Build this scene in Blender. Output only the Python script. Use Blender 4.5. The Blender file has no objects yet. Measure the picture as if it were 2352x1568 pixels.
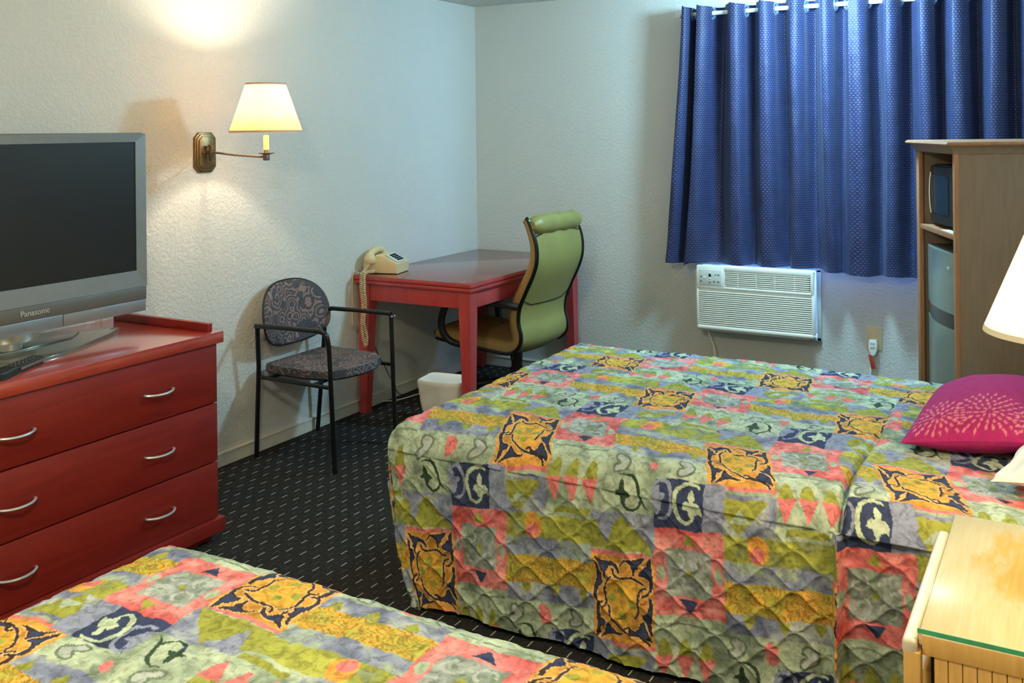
import bpy, bmesh, math, random
import numpy as np
from mathutils import Vector, Matrix
random.seed(7)
C = bpy.context.scene.collection
SC = bpy.context.scene
PI = math.pi

# ------------------------------------------------------------------ camera
# world: left wall X=0, window wall Y=0, floor Z=0; camera level, shifted lens
CAM = Vector((3.5482, -5.6843, 1.585))
FPX, HY, YAW, ROLL = 2256.4, 298.8, 0.521482, -0.011269
cd = bpy.data.cameras.new('camera')
cam = bpy.data.objects.new('camera', cd); C.objects.link(cam)
cd.sensor_width = 36; cd.lens = FPX / 2352 * 36
cd.shift_x = 0; cd.shift_y = -(784 - HY) / 2352
cd.clip_start = 0.05
Fv = Vector((-math.sin(YAW), math.cos(YAW), 0)); R0 = Vector((math.cos(YAW), math.sin(YAW), 0)); U0 = Vector((0, 0, 1))
Rv = R0 * math.cos(ROLL) + U0 * math.sin(ROLL); Uv = -R0 * math.sin(ROLL) + U0 * math.cos(ROLL)
m3 = Matrix((Rv, Uv, -Fv)).transposed()
cam.matrix_world = Matrix.Translation(CAM) @ m3.to_4x4()
SC.camera = cam

# ------------------------------------------------------------------ world, light, exposure
SC.view_settings.view_transform = 'Standard'
SC.view_settings.look = 'None'
SC.view_settings.gamma = 1
SC.view_settings.use_curve_mapping = False
SC.view_settings.exposure = 0.0
w = bpy.data.worlds.new('sky'); SC.world = w; w.use_nodes = True
w.node_tree.nodes['Background'].inputs['Color'].default_value = (0.30, 0.50, 1.0, 1)
w.node_tree.nodes['Background'].inputs['Strength'].default_value = 45.0
L_CEIL_WIN, L_FILL_ROOM, L_SCONCE, L_TABLE = 160, 95, 36, 50
COOL, WARM, FILL = (0.42, 0.77, 1.0), (1.0, 0.84, 0.64), (1.0, 0.915, 0.70)

def lamp(name, loc, power, col, radius=0.05, kind='POINT', size=(0.3, 0.3), rot=(0, 0, 0), parent=None):
    d = bpy.data.lights.new(name, kind); d.energy = power; d.color = col
    if kind == 'AREA':
        d.shape = 'RECTANGLE'; d.size, d.size_y = size
    else:
        d.shadow_soft_size = radius
    o = bpy.data.objects.new(name, d); C.objects.link(o); o.location = loc; o.rotation_euler = rot
    if parent: o.parent = parent
    return o

# ------------------------------------------------------------------ materials
def lin(c):
    return tuple(((x / 255) / 12.92 if x / 255 <= 0.04045 else ((x / 255 + 0.055) / 1.055) ** 2.4) for x in c)

class NT:
    def __init__(self, name):
        self.m = bpy.data.materials.new(name); self.m.use_nodes = True
        self.t = self.m.node_tree; self.n = self.t.nodes
        self.b = self.n['Principled BSDF']; self.out = self.n['Material Output']
    def new(self, typ, **kw):
        x = self.n.new(typ)
        for k, v in kw.items(): setattr(x, k, v)
        return x
    def link(self, a, b): self.t.links.new(a, b)
    def math(self, op, a, b=None, clamp=False):
        x = self.n.new('ShaderNodeMath'); x.operation = op; x.use_clamp = clamp
        for i, s in enumerate((a, b)):
            if s is None: continue
            if isinstance(s, (int, float)): x.inputs[i].default_value = s
            else: self.link(s, x.inputs[i])
        return x.outputs[0]
    def coord(self, which='Object'):
        return self.new('ShaderNodeTexCoord').outputs[which]
    def noise(self, scale, detail=3, rough=.5, vec=None, dist=0):
        x = self.new('ShaderNodeTexNoise'); x.inputs['Scale'].default_value = scale
        x.inputs['Detail'].default_value = detail; x.inputs['Roughness'].default_value = rough
        x.inputs['Distortion'].default_value = dist
        self.link(vec if vec is not None else self.coord(), x.inputs['Vector'])
        return x
    def mapping(self, scale, rot=(0, 0, 0), vec=None):
        x = self.new('ShaderNodeMapping'); x.inputs['Scale'].default_value = scale; x.inputs['Rotation'].default_value = rot
        self.link(vec if vec is not None else self.coord(), x.inputs['Vector']); return x.outputs[0]
    def ramp(self, fac, stops):
        x = self.new('ShaderNodeValToRGB'); r = x.color_ramp
        while len(r.elements) > len(stops): r.elements.remove(r.elements[-1])
        while len(r.elements) < len(stops): r.elements.new(.5)
        for e, (p, c) in zip(r.elements, stops):
            e.position = p; e.color = (*c, 1) if len(c) == 3 else c
        self.link(fac, x.inputs[0]); return x.outputs[0]
    def mix(self, fac, a, b, mode='MIX'):
        x = self.new('ShaderNodeMix', data_type='RGBA', blend_type=mode)
        for s, i in ((fac, 0), (a, 6), (b, 7)):
            if isinstance(s, (int, float)): x.inputs[i].default_value = s
            elif isinstance(s, tuple): x.inputs[i].default_value = (*s, 1)
            else: self.link(s, x.inputs[i])
        return x.outputs[2]
    def bump(self, h, strength=.3, dist=.01):
        x = self.new('ShaderNodeBump'); x.inputs['Strength'].default_value = strength; x.inputs['Distance'].default_value = dist
        self.link(h, x.inputs['Height']); self.link(x.outputs[0], self.b.inputs['Normal'])
    def set(self, col=None, rough=None, metal=None, **kw):
        if col is not None:
            if isinstance(col, tuple): self.b.inputs['Base Color'].default_value = (*col, 1)
            else: self.link(col, self.b.inputs['Base Color'])
        if rough is not None: self.b.inputs['Roughness'].default_value = rough
        if metal is not None: self.b.inputs['Metallic'].default_value = metal
        for k, v in kw.items(): self.b.inputs[k].default_value = v
        return self.m

def plain(name, rgb, rough=.5, metal=0, var=.08, vscale=25, bump=0, bscale=200, **kw):
    t = NT(name); c = lin(rgb)
    n = t.noise(vscale, 4)
    col = t.ramp(n.outputs[0], [(.25, tuple(x * (1 - var) for x in c)), (.75, tuple(min(1, x * (1 + var)) for x in c))])
    t.set(col, rough, metal, **kw)
    if bump: t.bump(t.noise(bscale, 2).outputs[0], bump, .003)
    return t.m

def wood(name, a, b, rough=.4, scale=(1, 12, 12), rot=(0, 0, 0), nscale=4, coat=0):
    t = NT(name); v = t.mapping(scale, rot)
    n = t.noise(nscale, 6, .6, v, .6)
    t.set(t.ramp(n.outputs[0], [(.3, lin(a)), (.7, lin(b))]), rough)
    t.b.inputs['Coat Weight'].default_value = coat; t.b.inputs['Coat IOR'].default_value = 1.75; t.b.inputs['Coat Roughness'].default_value = .15
    return t.m

def wall_mat(name, rgb, scale=55, strength=.5):
    t = NT(name)
    n1 = t.noise(scale, 3, .55, None, .6); n2 = t.noise(3, 2)
    h = t.ramp(n1.outputs[0], [(.42, (0, 0, 0)), (.62, (1, 1, 1))])
    c = lin(rgb)
    t.set(t.ramp(n2.outputs[0], [(.3, tuple(x * .97 for x in c)), (.7, c)]), .6)
    t.bump(h, strength, .004)
    return t.m

M = {}
M['wall'] = wall_mat('wall_paint', (214, 214, 205), 55, .42)
M['wallwin'] = wall_mat('wall_paint_window', (212, 214, 206), 60, .25)
M['ceiling'] = wall_mat('popcorn_ceiling', (225, 228, 218), 90, 1.0)
M['trim'] = plain('trim_paint', (216, 212, 196), .45)
def carpet():
    t = NT('carpet'); sep = t.new('ShaderNodeSeparateXYZ'); t.link(t.coord(), sep.inputs[0])
    wob = t.noise(18, 2); wv = t.math('MULTIPLY', t.math('SUBTRACT', wob.outputs[0], .5), .006)
    X = t.math('ADD', sep.outputs[0], wv); Y = t.math('ADD', sep.outputs[1], wv)
    px, py = .0667, .0806
    def dash(x0, y0, hx, hy):
        fx = t.math('PINGPONG', t.math('SUBTRACT', X, x0), px / 2)
        fy = t.math('PINGPONG', t.math('SUBTRACT', Y, y0), py / 2)
        a = t.math('LESS_THAN', fx, hx); b = t.math('LESS_THAN', fy, hy)
        return t.math('MULTIPLY', a, b)
    d1 = dash(.7373, -2.391, .0021, .0175); d2 = dash(.7373 + px / 2, -2.391 + py / 2, .0017, .0135)
    nn = t.noise(260, 2); nb = t.noise(70, 3)
    base = t.ramp(nb.outputs[0], [(.3, lin((32, 31, 30))), (.7, lin((52, 51, 48)))])
    f2 = t.math('MULTIPLY', d2, t.math('MULTIPLY', nb.outputs[0], .75))
    c = t.mix(f2, base, lin((118, 115, 108)))
    c = t.mix(t.math('MULTIPLY', d1, t.math('ADD', t.math('MULTIPLY', nn.outputs[0], .8), .35), True), c, lin((200, 196, 184)))
    t.set(c, .95); t.b.inputs['Specular IOR Level'].default_value = .1
    t.bump(nn.outputs[0], .6, .004); return t.m
M['carpet'] = carpet()
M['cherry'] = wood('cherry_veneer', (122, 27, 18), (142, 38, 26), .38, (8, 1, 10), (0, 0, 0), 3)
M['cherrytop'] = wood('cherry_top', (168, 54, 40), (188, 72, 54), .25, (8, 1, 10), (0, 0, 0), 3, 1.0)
M['desk'] = wood('desk_red', (172, 60, 60), (190, 76, 75), .32, (6, 6, 1), (0, 0, 0), 3)
M['desktop'] = wood('desk_top', (126, 54, 50), (148, 70, 64), .16, (8, 1, 8), (0, 0, 0), 3, .6)
M['silver'] = plain('tv_silver', (150, 152, 150), .38, .55, .04)
M['silverdark'] = plain('tv_grey', (112, 110, 102), .45, .4, .04)
M['blackplastic'] = plain('black_plastic', (26, 26, 25), .45)
M['screen'] = plain('tv_glass', (31, 30, 28), .32, 0, .03)
M['baseplate'] = plain('tv_base', (150, 150, 136), .2, .6, .05)
M['chrome'] = plain('satin_metal', (228, 226, 220), .34, .7, .03)
M['logo'] = plain('logo_grey', (205, 205, 200), .4, .3)
M['bronze'] = plain('antique_brass', (126, 104, 68), .36, .75, .25, 60)
M['bronzedark'] = plain('bronze_arm', (120, 104, 92), .4, .6, .1)
M['candle'] = plain('candle_sleeve', (238, 214, 140), .5)
M['blacktube'] = plain('black_tube', (24, 25, 25), .28, .2, .05)
M['ivory'] = plain('ivory_plastic', (226, 206, 158), .38, 0, .04)
M['whiteplastic'] = plain('white_plastic', (244, 246, 236), .4, 0, .03)
M['whiteplastic2'] = plain('panel_white', (214, 222, 216), .4, 0, .03)
M['slot'] = plain('dark_gap', (14, 18, 16), .8)
M['greymark'] = plain('grey_mark', (120, 140, 128), .6)
M['bag'] = plain('bin_liner', (242, 238, 224), .5, 0, .05, 12, .5, 30)
M['rod'] = plain('white_rod', (232, 236, 236), .35)
M['grommet'] = plain('grommet_metal', (150, 176, 205), .25, .6)
M['cabwood'] = wood('cabinet_laminate', (124, 106, 86), (138, 118, 96), .55, (10, 10, 1), (0, 0, 0), 6)
M['cabedge'] = wood('cabinet_edge', (150, 104, 70), (172, 124, 86), .45, (10, 10, 1), (0, 0, 0), 6)
M['cabin'] = plain('cabinet_inside', (64, 54, 44), .6)
M['fridge'] = plain('fridge_steel', (138, 152, 144), .3, .35, .05)
M['fridgeband'] = plain('fridge_band', (66, 66, 62), .35)
M['microglass'] = plain('microwave_glass', (40, 52, 58), .12)
M['lightwood'] = wood('maple_veneer', (212, 160, 82), (230, 182, 104), .4, (30, 30, 1.5), (0, 0, 0), 3)
M['pale'] = plain('pale_rail', (222, 206, 178), .45)
M['paper'] = plain('paper', (226, 226, 214), .7)
M['redtag'] = plain('red_tag', (206, 74, 62), .45, 0, .2, 90)
M['pillowwhite'] = plain('pillowcase', (228, 222, 206), .8, 0, .04, 8, .3, 40)
M['mattress'] = plain('mattress_ticking', (206, 204, 198), .85)
M['darkbase'] = plain('bed_base_dark', (30, 28, 28), .9)
M['leather'] = plain('olive_leather', (152, 146, 84), .42, 0, .08, 6, .25, 120)
M['leatherwarm'] = plain('warm_lit_leather', (166, 134, 78), .45, 0, .08, 6, .25, 120)  # same leather as the back, warm light on the sides put into the colour
M['leatherdark'] = plain('seat_leather', (84, 68, 44), .5, 0, .1, 6, .25, 120)
M['coilcord'] = plain('coil_cord', (222, 204, 160), .45)

def table_top():
    t = NT('worn_maple_top')
    v = t.mapping((26, 1.6, 4)); g = t.noise(4, 5, .6, v, .3)
    sp = t.new('ShaderNodeSeparateXYZ'); t.link(t.coord(), sp.inputs[0])
    rx = t.math('DIVIDE', t.math('ADD', sp.outputs[0], .020), .145); ry = t.math('DIVIDE', t.math('SUBTRACT', sp.outputs[1], .09), .24)
    rr = t.math('SQRT', t.math('ADD', t.math('MULTIPLY', rx, rx), t.math('MULTIPLY', ry, ry)))
    wn = t.noise(7, 5, .65, t.mapping((3.0, 1, 1)))
    wv = t.math('SUBTRACT', t.math('ADD', t.math('MULTIPLY', wn.outputs[0], 1.5), .25), t.math('MULTIPLY', rr, .75))
    base = t.ramp(g.outputs[0], [(.3, lin((224, 182, 126))), (.7, lin((234, 200, 156)))])
    worn = t.ramp(g.outputs[0], [(.3, lin((226, 158, 40))), (.7, lin((236, 176, 72)))])
    f = t.ramp(wv, [(.35, (0, 0, 0)), (.62, (1, 1, 1))])
    t.set(t.mix(f, base, worn), .6); return t.m
M['tabletop'] = table_top()
def glass():
    t = NT('thin_glass'); fr = t.new('ShaderNodeFresnel'); fr.inputs['IOR'].default_value = 1.45
    tr = t.new('ShaderNodeBsdfTransparent'); tr.inputs[0].default_value = (.93, .98, .95, 1)
    gl = t.new('ShaderNodeBsdfGlossy'); gl.inputs['Roughness'].default_value = .2
    mx = t.new('ShaderNodeMixShader'); t.link(t.math('MULTIPLY', fr.outputs[0], .10), mx.inputs[0])
    t.link(tr.outputs[0], mx.inputs[1]); t.link(gl.outputs[0], mx.inputs[2]); t.link(mx.outputs[0], t.out.inputs[0]); return t.m
M['glass'] = glass()
M['glassedge'] = plain('green_glass_edge', (70, 160, 112), .15, 0, .25, 30)

def shade_mat(name, rgb, fleck):
    t = NT(name)
    n = t.noise(30, 5, .7, t.mapping((1, 1, .6)), 2.0)
    c = t.ramp(n.outputs[0], [(.35, tuple(x * (1 - fleck) for x in lin(rgb))), (.6, lin(rgb))])
    d = t.new('ShaderNodeBsdfDiffuse'); tr = t.new('ShaderNodeBsdfTranslucent'); mx = t.new('ShaderNodeMixShader')
    t.link(c, d.inputs[0]); t.link(c, tr.inputs[0]); mx.inputs[0].default_value = .5
    t.link(d.outputs[0], mx.inputs[1]); t.link(tr.outputs[0], mx.inputs[2]); t.link(mx.outputs[0], t.out.inputs[0])
    return t.m
M['shade'] = shade_mat('parchment_shade', (246, 224, 190), .14)
M['shade2'] = shade_mat('linen_shade', (248, 238, 210), .03)
M['shadetrim'] = plain('shade_trim', (214, 176, 150), .7)
def emit(name, col, s):
    t = NT(name); t.set(col, .5); t.b.inputs['Emission Color'].default_value = (*col, 1); t.b.inputs['Emission Strength'].default_value = s; return t.m
M['bulb'] = emit('lit_bulb', (1, .86, .62), 14)
M['ceilglass'] = emit('lit_ceiling_glass', (.9, .97, 1), 3)

def chair_fabric():
    t = NT('swirl_upholstery')
    dn = t.noise(9, 3); v = t.new('ShaderNodeVectorMath', operation='ADD')
    sc = t.new('ShaderNodeVectorMath', operation='SCALE'); sc.inputs['Scale'].default_value = .05
    t.link(dn.outputs[1], sc.inputs[0]); t.link(t.coord(), v.inputs[0]); t.link(sc.outputs[0], v.inputs[1])
    vo = t.new('ShaderNodeTexVoronoi'); vo.inputs['Scale'].default_value = 15; t.link(v.outputs[0], vo.inputs['Vector'])
    s = t.math('SINE', t.math('MULTIPLY', vo.outputs['Distance'], 26))
    gr = t.noise(140, 2); n2 = t.noise(9, 3); s = t.math('MULTIPLY', t.math('MULTIPLY', t.math('GREATER_THAN', s, .25), t.math('ADD', gr.outputs[0], .1)), t.math('GREATER_THAN', n2.outputs[0], .42))
    base = t.ramp(gr.outputs[0], [(.3, lin((46, 48, 54))), (.7, lin((78, 80, 86)))])
    t.set(t.mix(s, base, lin((150, 124, 116))), .9); t.bump(gr.outputs[0], .3, .002); return t.m
M['chairfabric'] = chair_fabric()

def curtain_mat():
    t = NT('navy_dotted_fabric'); uv = t.coord('UV')
    sep = t.new('ShaderNodeSeparateXYZ'); t.link(uv, sep.inputs[0])
    U, V = sep.outputs[0], sep.outputs[1]
    pu, pv = .0180, .0250
    def dash(u0, v0):
        fx = t.math('PINGPONG', t.math('ADD', U, u0), pu / 2); fy = t.math('PINGPONG', t.math('ADD', V, v0), pv / 2)
        return t.math('MULTIPLY', t.math('LESS_THAN', fx, .0036), t.math('LESS_THAN', fy, .0014))
    d = t.math('MAXIMUM', dash(5, 5), dash(5 + pu / 2, 5 + pv / 2))
    n = t.noise(150, 2, .5, uv); n2 = t.noise(6, 3, .5, uv)
    base = t.ramp(n2.outputs[0], [(.3, lin((22, 29, 68))), (.7, lin((30, 38, 84)))])
    f = t.math('MULTIPLY', d, t.math('ADD', t.math('MULTIPLY', n.outputs[0], .9), .05))
    t.set(t.mix(f, base, lin((140, 162, 196))), .6)
    t.b.inputs['Sheen Weight'].default_value = .12; t.b.inputs['Sheen Tint'].default_value = (.6, .7, 1, 1)
    t.bump(t.noise(9, 3, .5, uv).outputs[0], .35, .02); return t.m
M['curtain'] = curtain_mat()

def vcol_fabric(name, lo=.60, hi=1.16, bump=.35, rough=.9):
    t = NT(name); a = t.new('ShaderNodeVertexColor'); a.layer_name = 'Col'
    n = t.noise(46, 4, .62, None, .8); n3 = t.noise(14, 3, .5)
    k = t.ramp(n.outputs[0], [(.36, (lo, lo * 1.0, lo * .98)), (.52, (.98, .98, .98)), (.72, (hi, hi, hi))])
    c = t.mix(1.0, a.outputs[0], k, 'MULTIPLY')
    t.set(c, rough); t.b.inputs['Specular IOR Level'].default_value = .25
    h = t.math('ADD', t.math('MULTIPLY', n3.outputs[0], 1.2), t.math('MULTIPLY', t.noise(60, 3).outputs[0], .35))
    t.bump(h, bump, .012); return t.m
M['quilt'] = vcol_fabric('quilted_print')
M['magenta'] = vcol_fabric('magenta_knit', .86, 1.06, .15)

# ------------------------------------------------------------------ mesh helpers
def new(): return bmesh.new()
def add_box(bm, c, s, bev=0, seg=2, rot=None, taper=None):
    r = bmesh.ops.create_cube(bm, size=1); vs = r['verts']
    for v in vs:
        k = 1
        if taper and v.co.z < 0: k = taper
        v.co = Vector((v.co.x * s[0] * k, v.co.y * s[1] * k, v.co.z * s[2]))
    if bev:
        es = list({e for v in vs for e in v.link_edges})
        g = bmesh.ops.bevel(bm, geom=es, offset=bev, segments=seg, affect='EDGES', profile=.5)
        vs = list({v for f in g['faces'] for v in f.verts} | {v for v in vs if v.is_valid})
    Mx = Matrix.Translation(c)
    if rot is not None: Mx = Mx @ rot
    bmesh.ops.transform(bm, matrix=Mx, verts=vs)
    return bm
def box2(bm, a, b, bev=0, seg=2):
    c = [(p + q) / 2 for p, q in zip(a, b)]; s = [abs(q - p) for p, q in zip(a, b)]
    return add_box(bm, c, s, bev, seg)
def add_tube(bm, pts, r, n=8, closed=False, cap=True):
    pts = [Vector(p) for p in pts]; N = len(pts)
    rs = r if isinstance(r, (list, tuple)) else [r] * N
    rings = []; up = None
    for i, p in enumerate(pts):
        a = pts[(i - 1) % N] if (closed or i > 0) else p
        b = pts[(i + 1) % N] if (closed or i < N - 1) else p
        d = (b - a).normalized()
        if up is None:
            up = Vector((0, 0, 1)) if abs(d.z) < .9 else Vector((1, 0, 0))
        up = (up - d * up.dot(d))
        if up.length < 1e-6: up = d.orthogonal()
        up.normalize(); q = d.cross(up)
        rings.append([bm.verts.new(p + (up * math.cos(t) + q * math.sin(t)) * rs[i]) for t in [2 * PI * k / n for k in range(n)]])
    for i in range(N if closed else N - 1):
        A, B = rings[i], rings[(i + 1) % N]
        for k in range(n): bm.faces.new((A[k], A[(k + 1) % n], B[(k + 1) % n], B[k]))
    if cap and not closed:
        bm.faces.new(rings[0][::-1]); bm.faces.new(rings[-1])
    return bm
def smooth_path(pts, k=6):
    P = [Vector(p) for p in pts]; out = []
    for i in range(len(P) - 1):
        p0 = P[max(i - 1, 0)]; p1 = P[i]; p2 = P[i + 1]; p3 = P[min(i + 2, len(P) - 1)]
        for j in range(k):
            t = j / k
            out.append(.5 * ((2 * p1) + (p2 - p0) * t + (2 * p0 - 5 * p1 + 4 * p2 - p3) * t * t + (3 * p1 - p0 - 3 * p2 + p3) * t ** 3))
    out.append(P[-1]); return out
def add_lathe(bm, prof, c=(0, 0, 0), n=24, close=False):
    rings = []
    for r, z in prof:
        rings.append([bm.verts.new((c[0] + r * math.cos(2 * PI * k / n), c[1] + r * math.sin(2 * PI * k / n), c[2] + z)) for k in range(n)])
    for A, B in zip(rings, rings[1:]):
        for k in range(n): bm.faces.new((A[k], A[(k + 1) % n], B[(k + 1) % n], B[k]))
    if close: bm.faces.new(rings[0][::-1]); bm.faces.new(rings[-1])
    return bm
def add_prism(bm, poly, h, mat=None, bev=0):
    """poly in local xy, extruded along +z by h, then transformed by mat"""
    vs = [bm.verts.new((x, y, 0)) for x, y in poly]; top = [bm.verts.new((x, y, h)) for x, y in poly]
    fs = [bm.faces.new(vs[::-1]), bm.faces.new(top)]
    n = len(poly)
    for i in range(n): fs.append(bm.faces.new((vs[i], vs[(i + 1) % n], top[(i + 1) % n], top[i])))
    allv = vs + top
    if bev:
        es = [e for e in fs[1].edges]
        g = bmesh.ops.bevel(bm, geom=es, offset=bev, segments=2, affect='EDGES', profile=.5)
        allv = list({v for f in g['faces'] for v in f.verts} | {v for v in allv if v.is_valid})
    if mat is not None: bmesh.ops.transform(bm, matrix=mat, verts=allv)
    return bm
ROOT = {}
def fin(name, bm, mat, parent=None, smooth=True, ang=40):
    """link a bmesh as ONE object; children of a world-built thing are shifted to its local frame"""
    if parent is not None and parent.name in ROOT:
        off = ROOT[parent.name]
        if off is not None: bmesh.ops.translate(bm, vec=-off, verts=bm.verts)
    bmesh.ops.recalc_face_normals(bm, faces=bm.faces)
    me = bpy.data.meshes.new(name); bm.to_mesh(me); bm.free()
    me.materials.append(mat)
    o = bpy.data.objects.new(name, me); C.objects.link(o)
    if smooth:
        me.shade_smooth()
        try: me.set_sharp_from_angle(angle=math.radians(ang))
        except Exception: pass
    if parent is not None:
        o.parent = parent
        if parent.name in ROOT: ROOT[o.name] = ROOT[parent.name]
    return o
def thing(name, label, cat, loc=(0, 0, 0), rotz=0, group=None, local=False):
    o = bpy.data.objects.new(name, None); C.objects.link(o)
    o.location = loc; o.rotation_euler = (0, 0, rotz); o.empty_display_size = .1
    ROOT[o.name] = None if local else Vector(loc)
    return tag(o, label, cat, group)
def tag(o, label, cat, group=None):
    o['label'] = label; o['category'] = cat
    if group: o['group'] = group
    return o
def struct(name, bm, mat, parent=None, smooth=False):
    o = fin(name, bm, mat, parent, smooth)
    if parent is None: o['kind'] = 'structure'
    return o
def grid_mesh(name, P, mat, parent=None, col=None, uv=None, closed_u=False):
    n, m = P.shape[:2]
    me = bpy.data.meshes.new(name)
    off = ROOT.get(parent.name) if parent is not None else None
    V = P.reshape(-1, 3).astype(np.float32)
    if off is not None: V = V - np.array(off, np.float32)
    me.vertices.add(n * m); me.vertices.foreach_set('co', V.ravel())
    i = np.arange(n * m).reshape(n, m)
    q = np.stack([i[:-1, :-1], i[1:, :-1], i[1:, 1:], i[:-1, 1:]], -1).reshape(-1, 4)
    nf = len(q)
    me.loops.add(nf * 4); me.loops.foreach_set('vertex_index', q.ravel().astype(np.int32))
    me.polygons.add(nf); me.polygons.foreach_set('loop_start', np.arange(0, nf * 4, 4, dtype=np.int32))
    me.polygons.foreach_set('loop_total', np.full(nf, 4, np.int32))
    me.update(calc_edges=True)
    me.polygons.foreach_set('use_smooth', np.ones(nf, bool))
    if col is not None:
        a = me.color_attributes.new('Col', 'FLOAT_COLOR', 'POINT')
        c4 = np.ones((n * m, 4), np.float32); c4[:, :3] = col.reshape(-1, 3); a.data.foreach_set('color', c4.ravel())
    if uv is not None:
        l = me.uv_layers.new(name='UVMap'); l.data.foreach_set('uv', uv.reshape(-1, 2)[q.ravel()].astype(np.float32).ravel())
    me.materials.append(mat); me.validate()
    o = bpy.data.objects.new(name, me); C.objects.link(o)
    if parent is not None:
        o.parent = parent
        if parent.name in ROOT: ROOT[o.name] = ROOT[parent.name]
    return o
def normals(P):
    a = np.gradient(P, axis=0); b = np.gradient(P, axis=1)
    n = np.cross(a, b); return n / (np.linalg.norm(n, axis=-1, keepdims=True) + 1e-9)
def vnoise(x, y, seed=0):
    r = np.random.RandomState(seed); g = r.rand(64, 64)
    xi = np.floor(x).astype(int); yi = np.floor(y).astype(int); fx = x - xi; fy = y - yi
    fx = fx * fx * (3 - 2 * fx); fy = fy * fy * (3 - 2 * fy)
    G = lambda a, b: g[a % 64, b % 64]
    return (G(xi, yi) * (1 - fx) + G(xi + 1, yi) * fx) * (1 - fy) + (G(xi, yi + 1) * (1 - fx) + G(xi + 1, yi + 1) * fx) * fy - .5

# ------------------------------------------------------------------ room
RX, RY, RZ = 3.76, -6.3, 2.425
WX0, WX1, WZ0, WZ1 = 1.66, 3.42, 0.92, 2.18      # window opening in the far wall
AX0, AX1, AZ0, AZ1 = 1.60, 2.272, 0.395, 0.765     # air conditioner opening
bm = new(); box2(bm, (-.1, RY - .1, -.1), (RX + .1, .14, 0)); struct('floor', bm, M['carpet'])
bm = new(); box2(bm, (-.1, RY - .1, RZ), (RX + .1, .14, RZ + .1)); struct('ceiling', bm, M['ceiling'])
bm = new(); box2(bm, (-.1, RY, 0), (0, 0, RZ)); struct('wall_left', bm, M['wall'])
bm = new()
for a, b in (((-.1, 0), (AX0, RZ)), ((AX0, 0), (WX1, AZ0)), ((AX1, AZ0), (WX1, AZ1)), ((AX0, AZ1), (WX1, WZ0)), ((AX0, WZ0), (WX0, WZ1)), ((AX0, WZ1), (WX1, RZ)), ((WX1, 0), (RX + .1, RZ))):
    box2(bm, (a[0], 0, a[1]), (b[0], .14, b[1]))
struct('wall_far', bm, M['wallwin'])
bm = new(); box2(bm, (RX, RY, 0), (RX + .1, 0, RZ)); struct('wall_right', bm, M['wall'])
bm = new(); box2(bm, (-.1, RY - .1, 0), (RX + .1, RY, RZ)); struct('wall_near', bm, M['wall'])
bm = new(); box2(bm, (0, RY, 0), (.012, 0, .062), .004); box2(bm, (0, RY, .058), (.016, 0, .070), .003)
struct('baseboard_left', bm, M['trim'])
bm = new(); box2(bm, (.016, -.012, 0), (RX, 0, .062), .004); box2(bm, (.016, -.016, .058), (RX, 0, .070), .003)
struct('baseboard_far', bm, M['trim'])
win = bpy.data.objects.new('window_1', None); C.objects.link(win); win['kind'] = 'structure'; win.location = ((WX0 + WX1) / 2, .1, WZ0); ROOT['window_1'] = Vector(win.location)
bm = new()
for a, b in (((WX0, WZ0), (WX1, WZ0 + .05)), ((WX0, WZ1 - .05), (WX1, WZ1)), ((WX0, WZ0), (WX0 + .05, WZ1)), ((WX1 - .05, WZ0), (WX1, WZ1)), ((2.515, WZ0), (2.565, WZ1))):
    box2(bm, (a[0], .08, a[1]), (b[0], .12, b[1]), .003)
fin('window_frame', bm, M['rod'], win)
for a, b in ((WX0 + .05, 2.515), (2.565, WX1 - .05)):
    bm = new(); box2(bm, (a, .098, WZ0 + .05), (b, .102, WZ1 - .05)); fin('pane', bm, M['glass'], win, False)

# ceiling fixtures (above the frame); the second is an added fill
def unseen_ceiling_light(x, y, label, power, col):
    t = thing('unseen_ceiling_light', label, 'light', (x, y, RZ))
    bm = new(); add_lathe(bm, [(.0, 0), (.15, 0), (.155, -.015), (.15, -.028), (.0, -.028)], (x, y, RZ), 32); fin('base', bm, M['chrome'], t)
    bm = new(); add_lathe(bm, [(.145, -.028), (.14, -.05), (.11, -.075), (.06, -.09), (.001, -.094)], (x, y, RZ), 32); fin('glass_bowl', bm, M['ceilglass'], t)
    lamp('lamp_glow', (0, 0, -.13), power, col, .12, parent=t)
unseen_ceiling_light(2.45, -.80, 'round ceiling light in front of the curtained window', L_CEIL_WIN, COOL)
unseen_ceiling_light(2.25, -4.75, 'added unseen fill light above the bed in front of the dresser', L_FILL_ROOM, FILL)  # fill lamp added to brighten the room, no such fixture known

# ------------------------------------------------------------------ quilt pattern (printed patchwork), metres in fabric space
PAL = {k: np.array(lin(v)) for k, v in dict(sage=(176, 190, 162), pale=(196, 208, 176), olive=(160, 160, 70), peri=(146, 152, 172), coral=(228, 128, 124), orange=(236, 166, 74),
       gold=(212, 168, 62), navy=(58, 66, 98), brown=(64, 48, 42), sand=(232, 192, 136), dgreen=(56, 74, 54), grey=(150, 158, 152), yel=(222, 180, 66), dsage=(132, 146, 122), lgrey=(182, 188, 178), dperi=(112, 118, 142), yolive=(186, 186, 84), dgold=(168, 122, 44), dcoral=(206, 92, 88), lcoral=(240, 156, 148)).items()}
def pip(x, y, poly):
    c = np.zeros(x.shape, bool); n = len(poly)
    for i in range(n):
        x1, y1 = poly[i]; x2, y2 = poly[i - 1]
        if y1 == y2: continue
        c ^= ((y1 > y) != (y2 > y)) & (x < (x2 - x1) * (y - y1) / (y2 - y1) + x1)
    return c
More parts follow.
